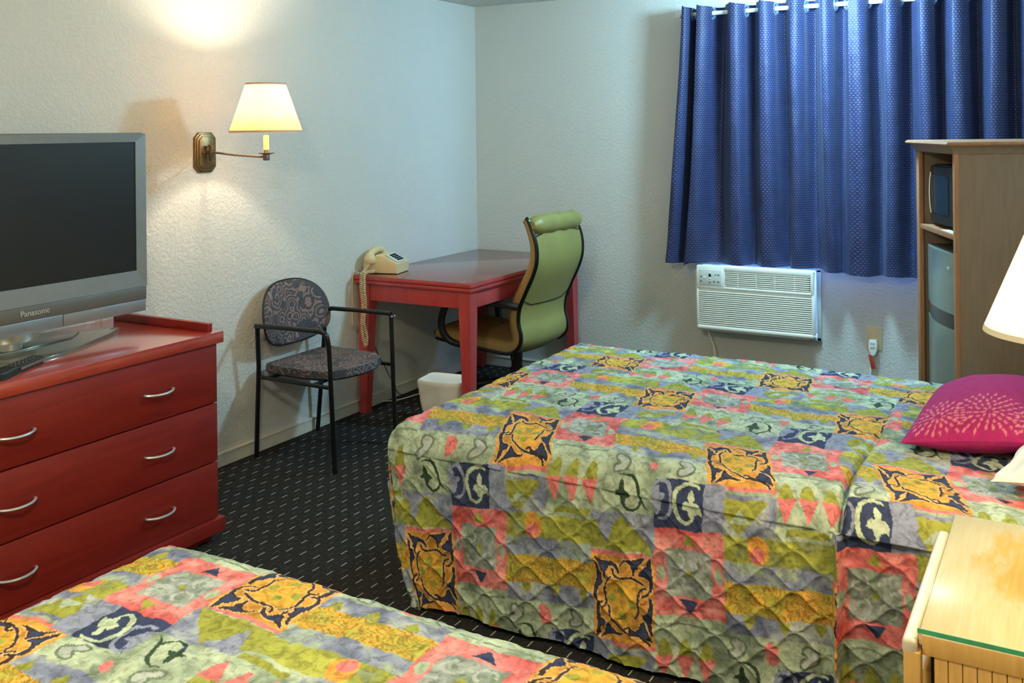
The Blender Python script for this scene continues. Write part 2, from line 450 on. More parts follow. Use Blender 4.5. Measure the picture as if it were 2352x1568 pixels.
def dline(x, y, pts, taper=0):
    d = np.full(x.shape, 9.0); n = len(pts) - 1
    for i in range(n):
        ax, ay = pts[i]; bx, by = pts[i + 1]; dx, dy = bx - ax, by - ay
        t = np.clip(((x - ax) * dx + (y - ay) * dy) / (dx * dx + dy * dy + 1e-12), 0, 1)
        q = np.hypot(x - ax - t * dx, y - ay - t * dy)
        if taper:
            e = (i + .5) / n; q = q + taper * (abs(e - .5) * 2) ** 2
        d = np.minimum(d, q)
    return d
HB = lambda P: [((cx - 60 - .03 * (cy - 110)) / 870 * .2, (cy - 110 - .184 * (cx - 60)) / 1290 * .275) for cx, cy in P]
H_POLY = [HB(p) for p in (
 [(115,225),(170,275),(240,300),(345,310),(400,350),(440,450),(425,455),(380,380),(330,340),(290,360),(250,440),(245,540),(230,500),(235,440),(200,420),(195,370),(150,290)],
 [(450,365),(510,300),(600,310),(690,325),(800,300),(770,350),(710,390),(700,435),(660,445),(645,520),(635,510),(640,430),(610,370),(560,320),(510,310),(470,350)],
 [(890,295),(885,420),(895,540),(915,640),(910,740),(885,730),(880,640),(860,590),(800,550),(720,530),(740,480),(780,460),(800,425),(835,420),(850,350)],
 [(95,300),(130,350),(150,445),(185,465),(190,560),(225,590),(195,630),(165,650),(140,700),(135,760),(145,850),(125,830),(105,750),(110,650),(130,560),(125,450)],
 [(150,860),(230,850),(220,870),(170,880),(160,930),(170,1030),(200,1110),(290,1145),(260,1190),(200,1210),(195,1290),(155,1340),(160,1200),(150,1070),(130,990),(125,900)],
 [(210,1355),(260,1300),(300,1210),(330,1150),(370,1220),(430,1280),(520,1300),(500,1310),(380,1295),(280,1320)],
 [(640,1250),(700,1300),(760,1270),(785,1190),(820,1175),(840,1240),(890,1330),(920,1430),(860,1390),(760,1350),(660,1310)],
 [(890,840),(915,850),(915,1000),(915,1200),(950,1340),(900,1270),(870,1190),(810,1120),(790,1080),(850,1050),(885,950)])]
H_STR = [HB(p) for p in (
 [(345,410),(360,470),(420,515),(500,530),(600,545),(680,590),(780,655)],
 [(330,510),(290,560),(270,650),(270,760),(275,870),(245,920),(210,935)],
 [(890,745),(850,800),(795,815)], [(825,710),(770,730),(740,800),(735,900),(730,1030),(700,1110)],
 [(305,915),(340,1030),(400,1110),(480,1200),(570,1270),(680,1330),(780,1370),(850,1420),(890,1480)],
 [(570,1225),(630,1225),(640,1280)])]
H_IN = HB([(340,570),(500,560),(640,600),(760,680),(730,760),(720,900),(690,1090),(600,1210),(480,1170),(390,1070),(320,900),(290,860),(290,680)])
H_BLOB = HB([(500,690),(650,890),(520,1040),(360,800)])
NB = lambda P: [(.2 + (cx - 905 + .03 * (cy - 290)) / 890 * .145, -.215 + (cy - 290 - .127 * (cx - 905)) / 830 * .13) for cx, cy in P]
N_SW = NB([(870,400),(960,330),(1060,335),(1150,420),(1200,560),(1200,720),(1170,870),(1090,960),(980,940)])
N_BLOB = NB([(850,420),(980,400),(1000,520),(1100,540),(1090,620),(1010,660),(1000,800),(950,880),(880,820),(840,600)])
N_G = NB([(1690,470),(1640,430),(1500,410),(1390,450),(1300,540),(1260,660),(1260,800),(1310,930),(1390,1030),(1490,1070),(1570,1020),(1600,930)])
N_LEAF = NB([(1570,500),(1620,570),(1625,650),(1600,710),(1680,730),(1730,800),(1755,960),(1690,900),(1620,920),(1590,1000),(1520,940),(1490,850),(1390,820),(1410,740),(1470,690),(1530,710),(1505,640),(1520,560)])
F_1 = NB([(190,185),(300,185),(420,220),(520,310),(580,430),(610,560),(640,660),(700,760),(790,830)])
F_2 = NB([(610,560),(615,660),(570,760),(480,810),(380,780),(300,690),(260,580)])
F_3 = NB([(270,250),(320,320),(340,440),(380,480),(440,560),(400,570),(340,590),(320,650),(330,720),(270,680),(240,600),(220,520),(130,515),(160,450),(230,425),(235,330)])
def sm2(P, k=4): return [(q.x, q.y) for q in smooth_path([(x, y, 0) for x, y in P], k)]
N_SW, N_G, F_1, F_2 = (sm2(p) for p in (N_SW, N_G, F_1, F_2)); H_STR = [sm2(p, 3) for p in H_STR]
TH, TU = .48, .70
def quilt_color(u, v):
    u = u + .0022 * np.sin(v * 61 + 1); v = v + .0022 * np.sin(u * 53)
    col = np.empty((len(u), 3)); col[:] = PAL['sage']
    mott = vnoise(u * 22, v * 22, 3) + .5 * vnoise(u * 50, v * 50, 4)
    def blend(idx, c0, c1, c2, lo=-.45, hi=.35):
        a = np.clip(-mott[idx] / -lo, 0, 1)[:, None]; b = np.clip(mott[idx] / hi, 0, 1)[:, None]
        col[idx] = PAL[c0] * (1 - a - b).clip(0, 1) + PAL[c1] * a + PAL[c2] * b
    blend(np.arange(len(u)), 'sage', 'dsage', 'pale')
    r0 = np.floor(v / TH)
    for k in (0, 1):
        r = r0 + k; vv = v - r * TH; uu = np.mod(u - .35 * r, TU)
        def put(mask, c): col[mask] = PAL[c] if isinstance(c, str) else c
        def rect(a, b, c, d): return (uu >= a) & (uu < b) & (vv >= c) & (vv < d)
        G = lambda x, y, s: np.hypot(uu - x, vv - y) < s
        # bands left of the next heart
        band = rect(.405, .7, -.085, -.012); blend(np.where(band)[0], 'olive', 'dsage', 'yolive')
        blend(np.where(rect(.405, .7, -.012, .045))[0], 'peri', 'dperi', 'sage')
        gq = np.where(rect(.405, .7, .045, .13))[0]; blend(gq, 'gold', 'olive', 'orange', -.5, .4)
        if len(gq):
            swl = np.sin(26 * (uu[gq] * 3 + .5 * np.sin(vv[gq] * 70)) + 14 * np.sin(uu[gq] * 40 + vv[gq] * 60)); col[gq[swl > .75]] = PAL['yolive']; col[gq[swl < -.8]] = PAL['dgold']
        blend(np.where(rect(.405, .7, .13, .185))[0], 'peri', 'dperi', 'lgrey')
        for x in (.46, .555, .65): put(rect(x, x + .03, .132, .165) & (np.abs(uu - x - .015) < (.170 - vv) * .6), 'olive')
        put((np.hypot((uu - .50) / .030, (vv + .048) / .040) < 1), 'orange'); put((np.hypot((uu - .497) / .019, (vv + .034) / .022) < 1), 'coral')
        # little outlined hearts and a coral splotch on sage
        for hx in (.435, .635):
            P = [(hx + .006, .199), (hx + .024, .206), (hx + .030, .222), (hx + .020, .240), (hx, .253), (hx - .018, .258), (hx - .024, .249), (hx - .018, .236), (hx - .004, .227), (hx - .013, .220), (hx - .014, .207), (hx - .006, .199), (hx + .006, .199)]
            P = sm2(P, 2); P0 = [(hx + .008, .198), (hx + .028, .214), (hx + .022, .235), (hx, .252), (hx - .018, .258), (hx - .022, .245), (hx - .004, .226), (hx - .014, .212), (hx - .004, .198), (hx + .008, .198)]
            s = (np.abs(uu - hx) < .05) & (vv > .18) & (vv < .28)
            if s.any():
                q = np.where(s)[0]; x, y = uu[q], vv[q]
                d = dline(x, y, P); ins = pip(x, y, P)
                col[q[ins]] = PAL['lgrey']; col[q[d < .0034]] = PAL['dsage'] * .75
        put(np.hypot((uu - .535) / .018, (vv - .225) / .030) < 1 + mott, 'coral')
        # below the heart: periwinkle with an olive triangle
        blend(np.where(rect(0, .2, .285, .398))[0], 'peri', 'dperi', 'lgrey')
        tri = (vv > .298) & (vv < .392) & (np.abs(uu - .1) < .082 * (1 - (vv - .298) / .094)); put(tri, 'olive')
        put((vv > .325) & (vv < .36) & (np.abs(uu - .1) < .03 * ((vv - .32) / .04)) & tri, 'sage')
        # below the pink frame: line, olive arches over coral teeth, olive stripe
        put(rect(.215, .395, .187, .194), 'dsage')
        for x in (.225, .285, .345):
            put((vv > .232) & (vv < .282) & (np.abs(uu - x) < .022 * np.sqrt(np.clip((vv - .232) / .05, 0, 1))), 'olive')
            put((vv >= .282) & (vv < .345) & (np.abs(uu - x) < .027 * (1 - (vv - .282) / .07)), 'coral')
        put(rect(.23, .345, .362, .382), 'olive')
        # above the heart: zigzag
        blend(np.where(rect(0, .2, -.118, -.004))[0], 'peri', 'dperi', 'lgrey')
        put((vv > -.112) & (vv < -.004) & (np.abs(uu - .1) < .1 * ((vv + .112) / .108)), 'olive'); put(rect(0, .03, -.118, -.004) & (vv > -.09), 'olive')
        put((vv > -.112) & (vv < -.02) & (np.abs(uu - .045) < .036 * (1 - (vv + .112) / .095)), 'peri')
        # pink frame with patterned centre
        blend(np.where(rect(.2, .405, -.085, .165))[0], 'coral', 'dcoral', 'lcoral')
        put(rect(.235, .368, -.028, .108), 'grey')
        inn = rect(.235, .368, -.028, .108); blend(np.where(inn)[0], 'grey', 'dsage', 'lgrey', -.35, .3)
        for cx, cy in ((.268, .008), (.335, .008), (.268, .074), (.335, .074)):
            rr = np.hypot(uu - cx, vv - cy); put((np.abs(rr - .021) < .0035) & (np.arctan2(vv - cy, uu - cx) * (1 if cx < .3 else -1) > -1.4), 'lgrey'); put(rr < .007, 'dsage')
        put(G(.302, .04, .010), 'olive')
        for cx in (.217, .386): put(np.hypot((uu - cx) / .013, (vv - .042) / .022) < 1, 'sage')
        put((vv > .118) & (vv < .155) & (np.abs(uu - .302) < .027 * (1 - (vv - .118) / .037)), 'navy')
        put((vv > -.078) & (vv < -.042) & (np.abs(uu - .302) < .020 * ((vv + .078) / .036)), 'olive')
        # navy block with two scrolls, periwinkle strip beside it
        put(rect(.345, .405, -.215, -.085), 'peri'); put(rect(.2, .345, -.215, -.085), 'navy')
        s = (uu > .05) & (uu < .36) & (vv > -.25) & (vv < -.08)
        if s.any():
            q = np.where(s)[0]; x, y = uu[q], vv[q]
            col[q[(dline(x, y, F_1, .004) < .0045)]] = PAL['dgreen']; col[q[(dline(x, y, F_2, .002) < .0045)]] = PAL['dgreen']
            f3 = pip(x, y, F_3); col[q[f3]] = PAL['navy']; col[q[f3 & (y < -.150)]] = PAL['dgreen']
            col[q[pip(x, y, N_BLOB)]] = PAL['peri']; col[q[dline(x, y, N_SW) < .0050]] = PAL['peri']
            d = dline(x, y, N_G, .0035); col[q[d < .0075]] = PAL['dgreen']; col[q[d < .0062]] = PAL['pale']; col[q[pip(x, y, N_LEAF)]] = PAL['pale']
        # heart block
        hb = rect(0, .2, 0, .275)
        if hb.any():
            q = np.where(hb)[0]; x, y = uu[q], vv[q]; c = np.empty((len(q), 3)); mq = mott[q][:, None]; c[:] = PAL['orange'] * (1 - np.clip(-mq * 1.6, 0, .8)) + PAL['dgold'] * np.clip(-mq * 1.6, 0, .8)
            c[(y < .013) | (y > .264)] = PAL['coral']
            ins = pip(x, y, H_IN); c[ins] = .6 * PAL['yel'] + .4 * c[ins]
            for bx, by in H_BLOB: c[np.hypot(x - bx, (y - by)) < .012 + .004 * mott[q]] = PAL['olive']
            D = np.full(len(q), 9.0)
            for p in H_STR: D = np.minimum(D, dline(x, y, p) - .0022)
            pm = np.zeros(len(q), bool); de = np.full(len(q), 9.0)
            for p in H_POLY:
                pm |= pip(x, y, p); de = np.minimum(de, dline(x, y, p + p[:1]))
            c[(D < .0034) | (de < .0046)] = PAL['sand']
            c[pm] = PAL['navy']; c[(de < .0022) | (D < .0012)] = PAL['brown']
            col[q] = c
    return col

def puff(u, v, amp):
    """quilted ogee relief: wavy stitch lines that nearly kiss"""
    D, A, L = .055, .0255, .15
    u2, v2 = u, v - .03 * u
    best = np.full(u.shape, 9.0); j0 = np.floor(v2 / D)
    for k in (-1, 0, 1, 2):
        j = j0 + k; line = j * D + np.where(np.mod(j, 2) == 0, 1, -1) * A * np.cos(2 * PI * u2 / L)
        sl = 2 * PI * A / L * np.sin(2 * PI * u2 / L)
        best = np.minimum(best, np.abs(v2 - line) / np.sqrt(1 + sl * sl))
    return amp * (1 - np.exp(-best / .009))

def bedspread(name, label, x_foot, y0, y1, x_head, top, mapf, ga, gs, fold_x=None, parent=None, near_down=True, puff_amp=.010, seed=1, dropn=.53, dropf=.50, R=.12, Rf=.035):
    """a coverlet draped over three sides: a runs along X (negative = over the foot), s runs from far edge (0) to near edge"""
    W = y0 - y1
    def sp(lo, hi, zones):        # finer grid where the cloth is seen close
        out = []; x = lo
        while x < hi:
            out.append(x); x += next((st for z0, z1, st in zones if z0 <= x < z1), .009)
        return np.array(out + [hi])
    a = sp(-dropn - .02, x_head - x_foot, ga); s = sp(-dropf, W + dropn, gs)
    Aa, Ss = np.meshgrid(a, s, indexing='ij')
    def fold(t, R):            # t: distance inside the edge plane along the cloth; returns (inward offset, drop)
        arc = R * PI / 2; t2 = t - R + arc        # t measured so that flat part starts at t=R
        th = np.clip((arc - t2) / R, 0, PI / 2)
        inside = np.where(t2 > arc, R + (t2 - arc), R - R * np.sin(th))
        drop = np.where(t2 > arc, 0, R - R * np.cos(th)) + np.where(t2 < 0, -t2, 0)
        inside = np.where(t2 < 0, 0, inside)
        return inside, drop
    xi, xd = fold(Aa, Rf)
    yf, yfd = fold(Ss, R); yn, ynd = fold(W - Ss, R)
    mid = Ss < W / 2
    Y = np.where(mid, y0 - yf, y1 + yn); yd = np.where(mid, yfd, ynd)
    X = x_foot + xi
    drop = (xd ** 4 + yd ** 4) ** .25
    Z = top - drop
    lean = np.clip(drop / .57, 0, 1) ** 2.2
    X = X + .115 * lean * np.clip(1 - xi / .5, 0, 1) * (xd > .02) + .10 * lean * np.exp(-np.maximum(xi, 0) / .12) * (xd <= .02)
    Y = Y + np.where(mid, -.01, .012) * lean * (yd > .05)
    # softness: crown and slow waves on top, slow folds on the drops
    topw = np.exp(-drop * 12)
    Z = Z + topw * (.010 * vnoise(Aa * 5, Ss * 5, seed) + .008 * vnoise(Aa * 11 + 3, Ss * 11, seed + 1))
    side = np.clip((yd - .12) / .3, 0, 1)
    Y = Y + np.where(mid, 1, -1) * side * (.016 * vnoise(Aa * 6, Ss * 2, seed + 2) + .012 * np.sin(Aa * 15 + seed) * side)
    sf = np.clip((xd - .12) / .3, 0, 1)
    X = X - sf * .012 * vnoise(Ss * 6, Aa * 2, seed + 3)
    P = np.stack([X, Y, Z], -1)
    if fold_x is not None:
        fx = fold_x + .006 * np.sin(Ss * 9)
        dxf = X - fx
        k = np.clip((Ss - (W - .75)) / .6, 0, 1)
        groove = np.exp(-(dxf / .010) ** 2) * k * .040
        prou = (1 / (1 + np.exp(-dxf / .003))) * .012 * np.clip((Ss - .2) / .5, 0, 1) * np.exp(-np.maximum(dxf, 0) / .25)
    U, V = mapf(X, Aa, Ss, W, Z)
    N = normals(P); N = np.where(N[..., 2:3] < -.3, -N, N)
    sgn = np.sign(N[P.shape[0] // 2, P.shape[1] // 2, 2]); N = N * (sgn if sgn != 0 else 1)
    h = puff(U, V, puff_amp) * (.42 + .5 * np.clip((drop - .02) / .26, 0, 1))
    h = h + .0035 * vnoise(U * 60, V * 30, seed + 5) + .002 * vnoise(U * 110, V * 90, seed + 6)
    if fold_x is not None: h = h - groove + prou
    P = P + N * h[..., None]
    P[..., 2] = np.maximum(P[..., 2], .004)
    col = quilt_color(U.ravel(), V.ravel()).reshape(*U.shape, 3)
    o = grid_mesh(name, P, M['quilt'], parent, col)
    return o

def map1(X, A, S, W, Z):
    sh = np.interp(S, [0, .26, .5, .68, .95, 1.21, 1.5, 2], [.18, .18, .15, .16, .115, .105, 0, 0])
    xx = 1.53 + A
    u = xx + sh - 2.283
    base = np.interp(S, [-.6, .26, .5, .69, .95, 1.21, 1.595, 2.2], [-2.42, -1.44, -1.165, -.96, -.685, -.48, -.148, .457])
    v = base + .09 * (xx - 2.283) * np.clip((S - 1.2) / .4, 0, 1)
    u = u + .2 * (xx > 2.995 + .006 * np.sin(S * 9))
    return u, v
def map2(X, A, S, W, Z):
    xx = 1.60 + A
    u = .1 - (xx - 2.105)
    # v grows towards the far edge (the print is turned round on this bed)
    v = .1375 - (S - .150) * 1.08
    return u, v

def bed(label, x0, y0, y1, top):
    t = thing('bed', label, 'bed', ((x0 + 3.62) / 2, (y0 + y1) / 2, 0))
    bm = new(); box2(bm, (x0 + .16, y1 + .06, 0.0), (3.60, y0 - .06, .14), .01); fin('bed_base', bm, M['darkbase'], t)
    bm = new(); box2(bm, (x0 + .13, y1 + .06, .14), (3.62, y0 - .06, .33), .03); fin('box_spring', bm, M['mattress'], t)
    bm = new(); box2(bm, (x0 + .13, y1 + .08, .33), (3.62, y0 - .08, top - .035), .05, 3); fin('mattress', bm, M['mattress'], t)
    return t
bed('bed by the window, under the patchwork bedspread with the magenta pillow', 1.53, -1.51, -3.04, .595)
bed('bed nearest the camera, only its patchwork covered foot corner showing', 1.60, -4.00, -5.53, .612)
q1 = bedspread('bedspread', '', 1.53, -1.51, -3.04, 3.60, .600, map1, [(-.04, 1.7, .0029), (1.7, 2.2, .006)], [(-.03, 1.1, .0044), (1.1, 2.2, .0027)], 2.995)
tag(q1, 'multicoloured quilted patchwork bedspread draped over the bed by the window', 'bedspread')
q2 = bedspread('bedspread', '', 1.60, -4.00, -5.53, 3.60, .622, map2, [(-.04, 1.45, .0034)], [(-.06, .62, .0032)], None, seed=11, puff_amp=.008, R=.13, Rf=.12)
tag(q2, 'multicoloured quilted patchwork bedspread on the bed in front of the dresser', 'bedspread')

# ------------------------------------------------------------------ pillows
def pillow_grid(L, W, T, n=90, pinch=.10, seed=1, power=2.2):
    """closed cushion: (u,v) in [-1,1]; both faces as one tube-like grid"""
    u = np.linspace(-1, 1, n); v = np.linspace(-1, 1, n)
    Uu, Vv = np.meshgrid(u, v, indexing='ij')
    ex = 1 - pinch * (1 - Vv ** 2) * np.abs(Uu) ** 3; ey = 1 - pinch * (1 - Uu ** 2) * np.abs(Vv) ** 3
    x = Uu * L / 2 * ex; y = Vv * W / 2 * ey
    prof = np.clip((1 - np.abs(Uu) ** power) * (1 - np.abs(Vv) ** power), 0, 1) ** .62
    return x, y, prof * T / 2, Uu, Vv
def cushion(name, label, cat, L, W, T, mat, Mx, colf=None, seed=1, pinch=.1, wr=.004):
    x, y, z, Uu, Vv = pillow_grid(L, W, T, 110, pinch, seed)
    zt = z + wr * vnoise(Uu * 4 + 9, Vv * 4 + 9, seed) * (z > .004); zb = -z * .8
    P = np.concatenate([np.stack([x, y, zt], -1), np.stack([x, y, zb], -1)[::-1]], 0)
    P4 = np.concatenate([P, np.ones((*P.shape[:2], 1))], -1) @ np.array(Mx).T
    col = None
    if colf is not None:
        c = colf(np.concatenate([Uu, Uu[::-1]], 0), np.concatenate([Vv, Vv[::-1]], 0)); c[len(Uu):] = c[len(Uu), 0]; col = c
    o = grid_mesh(name, P4[..., :3], mat, None, col)
    return tag(o, label, cat)
def mag_col(u, v):
    c = np.empty((*u.shape, 3)); c[:] = lin((172, 40, 104))
    
    pk = np.array(lin((222, 132, 140)))
    x = u * .21; y = v * .27
    for cx, cy, R in ((.040, -.195, .100), (-.105, -.205, .080), (.165, -.215, .065)):
        for k, n in enumerate((8, 13, 18, 22, 26)):
            r = .018 + k * .0185
            if r > R: break
            for j in range(n):
                a = 2 * PI * (j + .5 * (k % 2)) / n
                px, py = cx + r * math.cos(a), cy + r * math.sin(a) * .95
                if py < -.258 or py > -.105 or abs(px) > .195: continue
                dx = (x - px) * math.cos(a) + (y - py) * math.sin(a); dy = -(x - px) * math.sin(a) + (y - py) * math.cos(a)
                c[(dx / .0075) ** 2 + (dy / .0034) ** 2 < 1] = pk
    return c
Mx = Matrix.Translation((3.303, -2.300, .683)) @ Matrix.Rotation(math.radians(-4), 4, 'Z') @ Matrix.Rotation(math.radians(-9), 4, 'Y') @ Matrix.Rotation(math.radians(3), 4, 'X')
cushion('throw_pillow', 'magenta square throw pillow with petal cutouts on its lower half', 'pillow', .42, .56, .21, M['magenta'], Mx, mag_col, 3, .09)
Mx = Matrix.Translation((3.548, -2.545, .664)) @ Matrix.Rotation(math.radians(-10), 4, 'Z') @ Matrix.Rotation(math.radians(-6), 4, 'Y')
cushion('bed_pillow', 'white bed pillow at the head of the bed beside the magenta pillow', 'pillow', .31, .62, .13, M['pillowwhite'], Mx, None, 5, .07, .02)

# ------------------------------------------------------------------ dresser
DT = .81
t = thing('dresser', 'low dark cherry dresser with three wide drawers under the television', 'dresser', (.33, -3.49, 0))
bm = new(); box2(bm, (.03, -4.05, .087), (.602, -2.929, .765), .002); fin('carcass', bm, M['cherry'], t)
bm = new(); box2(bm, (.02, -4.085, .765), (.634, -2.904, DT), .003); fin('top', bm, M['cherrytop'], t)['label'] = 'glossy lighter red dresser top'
bm = new(); box2(bm, (.045, -2.955, DT), (.600, -2.931, DT + .032), .002); fin('side_rail', bm, M['cherry'], t)
bm = new(); box2(bm, (.045, -4.06, DT), (.600, -4.036, DT + .032), .002); fin('side_rail', bm, M['cherry'], t)
bm = new(); box2(bm, (.02, -4.07, .034), (.642, -2.912, .087), .003); fin('plinth', bm, M['cherry'], t)
bm = new(); box2(bm, (.04, -4.03, 0), (.60, -2.955, .034)); fin('toe_base', bm, M['cherry'], t)
for z0, z1, zh in ((.5365, .762, .640), (.3075, .5315, .417), (.090, .3025, .195)):
    bm = new(); box2(bm, (.6025, -4.048, z0), (.622, -2.931, z1), .002); d = fin('drawer', bm, M['cherry'], t)
    for yc in (-3.212, -3.772):
        pts = [(.620, yc - .063, zh), (.632, yc - .060, zh), (.648, yc - .035, zh - .002), (.654, yc, zh - .003), (.648, yc + .035, zh - .002), (.632, yc + .060, zh), (.620, yc + .063, zh)]
        bm = new(); add_tube(bm, smooth_path(pts, 4), .0048, 8); fin('handle', bm, M['chrome'], d)

# ------------------------------------------------------------------ television
t = thing('television', 'silver flat television with dark screen standing on the cherry dresser', 'television', (.30, -3.57, DT))
Y0, Y1 = -4.065, -3.078          # left, right
bm = new(); box2(bm, (.30, Y0, .900), (.392, Y1, 1.592), .006); fin('housing', bm, M['silverdark'], t)
bm = new(); box2(bm, (.24, Y0 + .12, .96), (.30, Y1 - .12, 1.54), .02); fin('back_cover', bm, M['blackplastic'], t)
def frame_bm(x0, x1, ya, yb, za, zb, iya, iyb, iza, izb):
    bm = new()
    o = [(ya, za), (yb, za), (yb, zb), (ya, zb)]; i = [(iya, iza), (iyb, iza), (iyb, izb), (iya, izb)]
    F = lambda pts, x: [bm.verts.new((x, p[0], p[1])) for p in pts]
    of, ob, if_, ib = F(o, x1), F(o, x0), F(i, x1 - .004), F(i, x0)
    for k in range(4):
        n = (k + 1) % 4
        bm.faces.new((of[k], of[n], if_[n], if_[k])); bm.faces.new((if_[k], if_[n], ib[n], ib[k])); bm.faces.new((ob[k], of[k], of[n], ob[n])) if False else bm.faces.new((ob[n], of[n], of[k], ob[k]))
        bm.faces.new((ob[k], ib[k], ib[n], ob[n]))
    return bm
fin('bezel', frame_bm(.392, .404, Y0, Y1, .996, 1.588, Y0 + .044, Y1 - .044, 1.060, 1.556), M['silver'], t, False)
bm = new(); box2(bm, (.388, Y0 + .04, 1.055), (.396, Y1 - .04, 1.56)); fin('screen', bm, M['screen'], t, False)
bm = new(); box2(bm, (.392, Y0 + .001, .945), (.402, Y1 - .001, .995), .002); sp = fin('speaker_bar', bm, M['silverdark'], t)
ym = -3.44
for a, b in ((Y0 + .002, ym - .0015), (ym + .0015, Y1 - .002)):
    bm = new(); box2(bm, (.390, a, .900), (.399, b, .944), .002); fin('lower_panel', bm, M['silver'], t)
fc = bpy.data.curves.new('logo', 'FONT'); fc.body = 'Panasonic'; fc.size = .0285; fc.extrude = .0008; fc.align_x = 'CENTER'; fc.align_y = 'CENTER'
fo = bpy.data.objects.new('logo_tmp', fc); C.objects.link(fo)
dg = bpy.context.evaluated_depsgraph_get(); me = bpy.data.meshes.new_from_object(fo.evaluated_get(dg)); bpy.data.objects.remove(fo)
bm = new(); bm.from_mesh(me); bpy.data.meshes.remove(me)
bmesh.ops.transform(bm, matrix=Matrix.Translation((.4035, -3.552, .9705)) @ Matrix(((0, 0, 1, 0), (1, 0, 0, 0), (0, 1, 0, 0), (0, 0, 0, 1))), verts=bm.verts)
lg = fin('logo', bm, M['logo'], sp, False)
bm = new(); add_lathe(bm, [(.055, 0), (.055, .030), (.105, .036), (.112, .048), (.112, .100)], (.235, -3.555, DT + .012), 40, True); fin('neck', bm, M['chrome'], t)
half = [(.055, 0), (.06, .20), (.10, .30), (.205, .465), (.250, .482), (.318, .385), (.385, .24), (.452, .10), (.472, 0)]
poly = [(x, -3.57 + y) for x, y in half] + [(x, -3.57 - y) for x, y in half[-2:0:-1]]
bm = new(); add_prism(bm, poly[::-1], .012, Matrix.Translation((0, 0, DT)), .003); bs = fin('stand_base', bm, M['baseplate'], t)
poly = [(.09, -3.57 - .24), (.20, -3.57 - .34), (.27, -3.57 - .26), (.31, -3.57), (.27, -3.57 + .26), (.20, -3.57 + .34), (.09, -3.57 + .24)]
bm = new(); add_prism(bm, poly, .006, Matrix.Translation((0, 0, DT + .012)), .002); fin('raised_plate', bm, M['baseplate'], bs)

# remote control lying on the dresser
a = Vector((.575, -3.815, DT)); b = Vector((.468, -3.585, DT)); ang = math.atan2(b.y - a.y, b.x - a.x); ln = (b - a).length
t = thing('remote_control', 'dark grey remote control lying on the dresser below the television', 'remote control', (a + b) / 2, ang, local=True)
bm = new(); add_prism(bm, [(-ln / 2, -.022), (-ln / 2 + .02, -.032), (-.02, -.024), (ln / 2 - .02, -.026), (ln / 2, -.018), (ln / 2, .018), (ln / 2 - .02, .026), (-.02, .024), (-ln / 2 + .02, .032), (-ln / 2, .022)], .026, None, .006); fin('body', bm, M['blackplastic'], t)
bm = new(); box2(bm, (-.02, -.029, .010), (ln / 2 - .006, -.024, .019), .002); fin('side_strip', bm, M['silverdark'], t)
bm0 = new(); box2(bm0, (-.004, -.003, 0), (.004, .003, .003), .001); b0 = fin('button', bm0, M['silverdark'], t)
k = 0
for i in range(7):
    for j in range(3):
        o = b0 if k == 0 else b0.copy()
        if k: C.objects.link(o)
        o.location = (-.03 + i * .021, (j - 1) * .0125, .0255); k += 1

# ------------------------------------------------------------------ wall sconce
SY, SZ = -2.411, 1.497
t = thing('wall_sconce', 'swing arm brass wall sconce with a lit parchment shade', 'wall lamp', (0, SY, SZ))
def octa(w, h, c): return [(-w, -h + c), (-w + c, -h), (w - c, -h), (w, -h + c), (w, h - c), (w - c, h), (-w + c, h), (-w, h - c)]
pm = lambda x: Matrix.Translation((x, SY, SZ)) @ Matrix(((0, 0, 1, 0), (1, 0, 0, 0), (0, 1, 0, 0), (0, 0, 0, 1)))
bm = new(); add_prism(bm, octa(.064, .094, .026), .013, pm(.0), .004); pl = fin('back_plate', bm, M['bronze'], t)
bm = new(); add_prism(bm, octa(.057, .086, .024), .006, pm(.013), .002); fin('plate_step', bm, M['bronze'], pl)
bm = new(); add_prism(bm, octa(.047, .076, .020), .005, pm(.019), .002); fin('plate_step', bm, M['bronze'], pl)
bm = new(); add_lathe(bm, [(.001, -.045), (.008, -.040), (.009, -.030), (.012, -.024), (.012, .026), (.015, .028), (.015, .034), (.001, .036)], (.050, SY, SZ), 16); fin('pivot', bm, M['bronze'], t)
for dy in (-.028, .028):
    bm = new(); bmesh.ops.create_uvsphere(bm, u_segments=12, v_segments=8, radius=.006, matrix=Matrix.Translation((.027, SY + dy, SZ))); fin('screw', bm, M['bronze'], pl)
bm = new(); add_tube(bm, [(.022, SY, SZ), (.050, SY, SZ)], .008, 10); add_tube(bm, smooth_path([(.050, SY, SZ), (.085, SY, SZ - .002), (.20, SY + .004, SZ - .012), (.372, SY + .008, SZ - .020)], 5), .0052, 10); fin('arm', bm, M['bronzedark'], t)
LX, LY = .385, SY + .010
bm = new(); box2(bm, (LX - .011, LY - .011, SZ - .036), (LX + .011, LY + .011, SZ - .006), .002); fin('joint_block', bm, M['bronzedark'], t)
bm = new(); add_lathe(bm, [(.001, -.004), (.012, -.004), (.036, .002), (.037, .005), (.012, .002), (.010, .018), (.001, .018)], (LX, LY, SZ - .006), 24); fin('drip_cup', bm, M['bronzedark'], t)
bm = new(); add_lathe(bm, [(.001, 0), (.0125, 0), (.0125, .062), (.010, .066), (.001, .066)], (LX, LY, SZ + .012), 16); fin('candle_sleeve', bm, M['candle'], t)
bm = new(); add_lathe(bm, [(.001, -.05), (.012, -.045), (.014, -.02), (.028, .005), (.030, .02), (.022, .04), (.001, .048)], (LX, LY, 1.685), 16); fin('bulb', bm, M['bulb'], t)
bm = new(); add_lathe(bm, [(.162, 1.590), (.088, 1.806), (.0865, 1.806), (.1605, 1.590), (.162, 1.590)], (LX, LY, 0), 48); sh = fin('shade', bm, M['shade'], t)
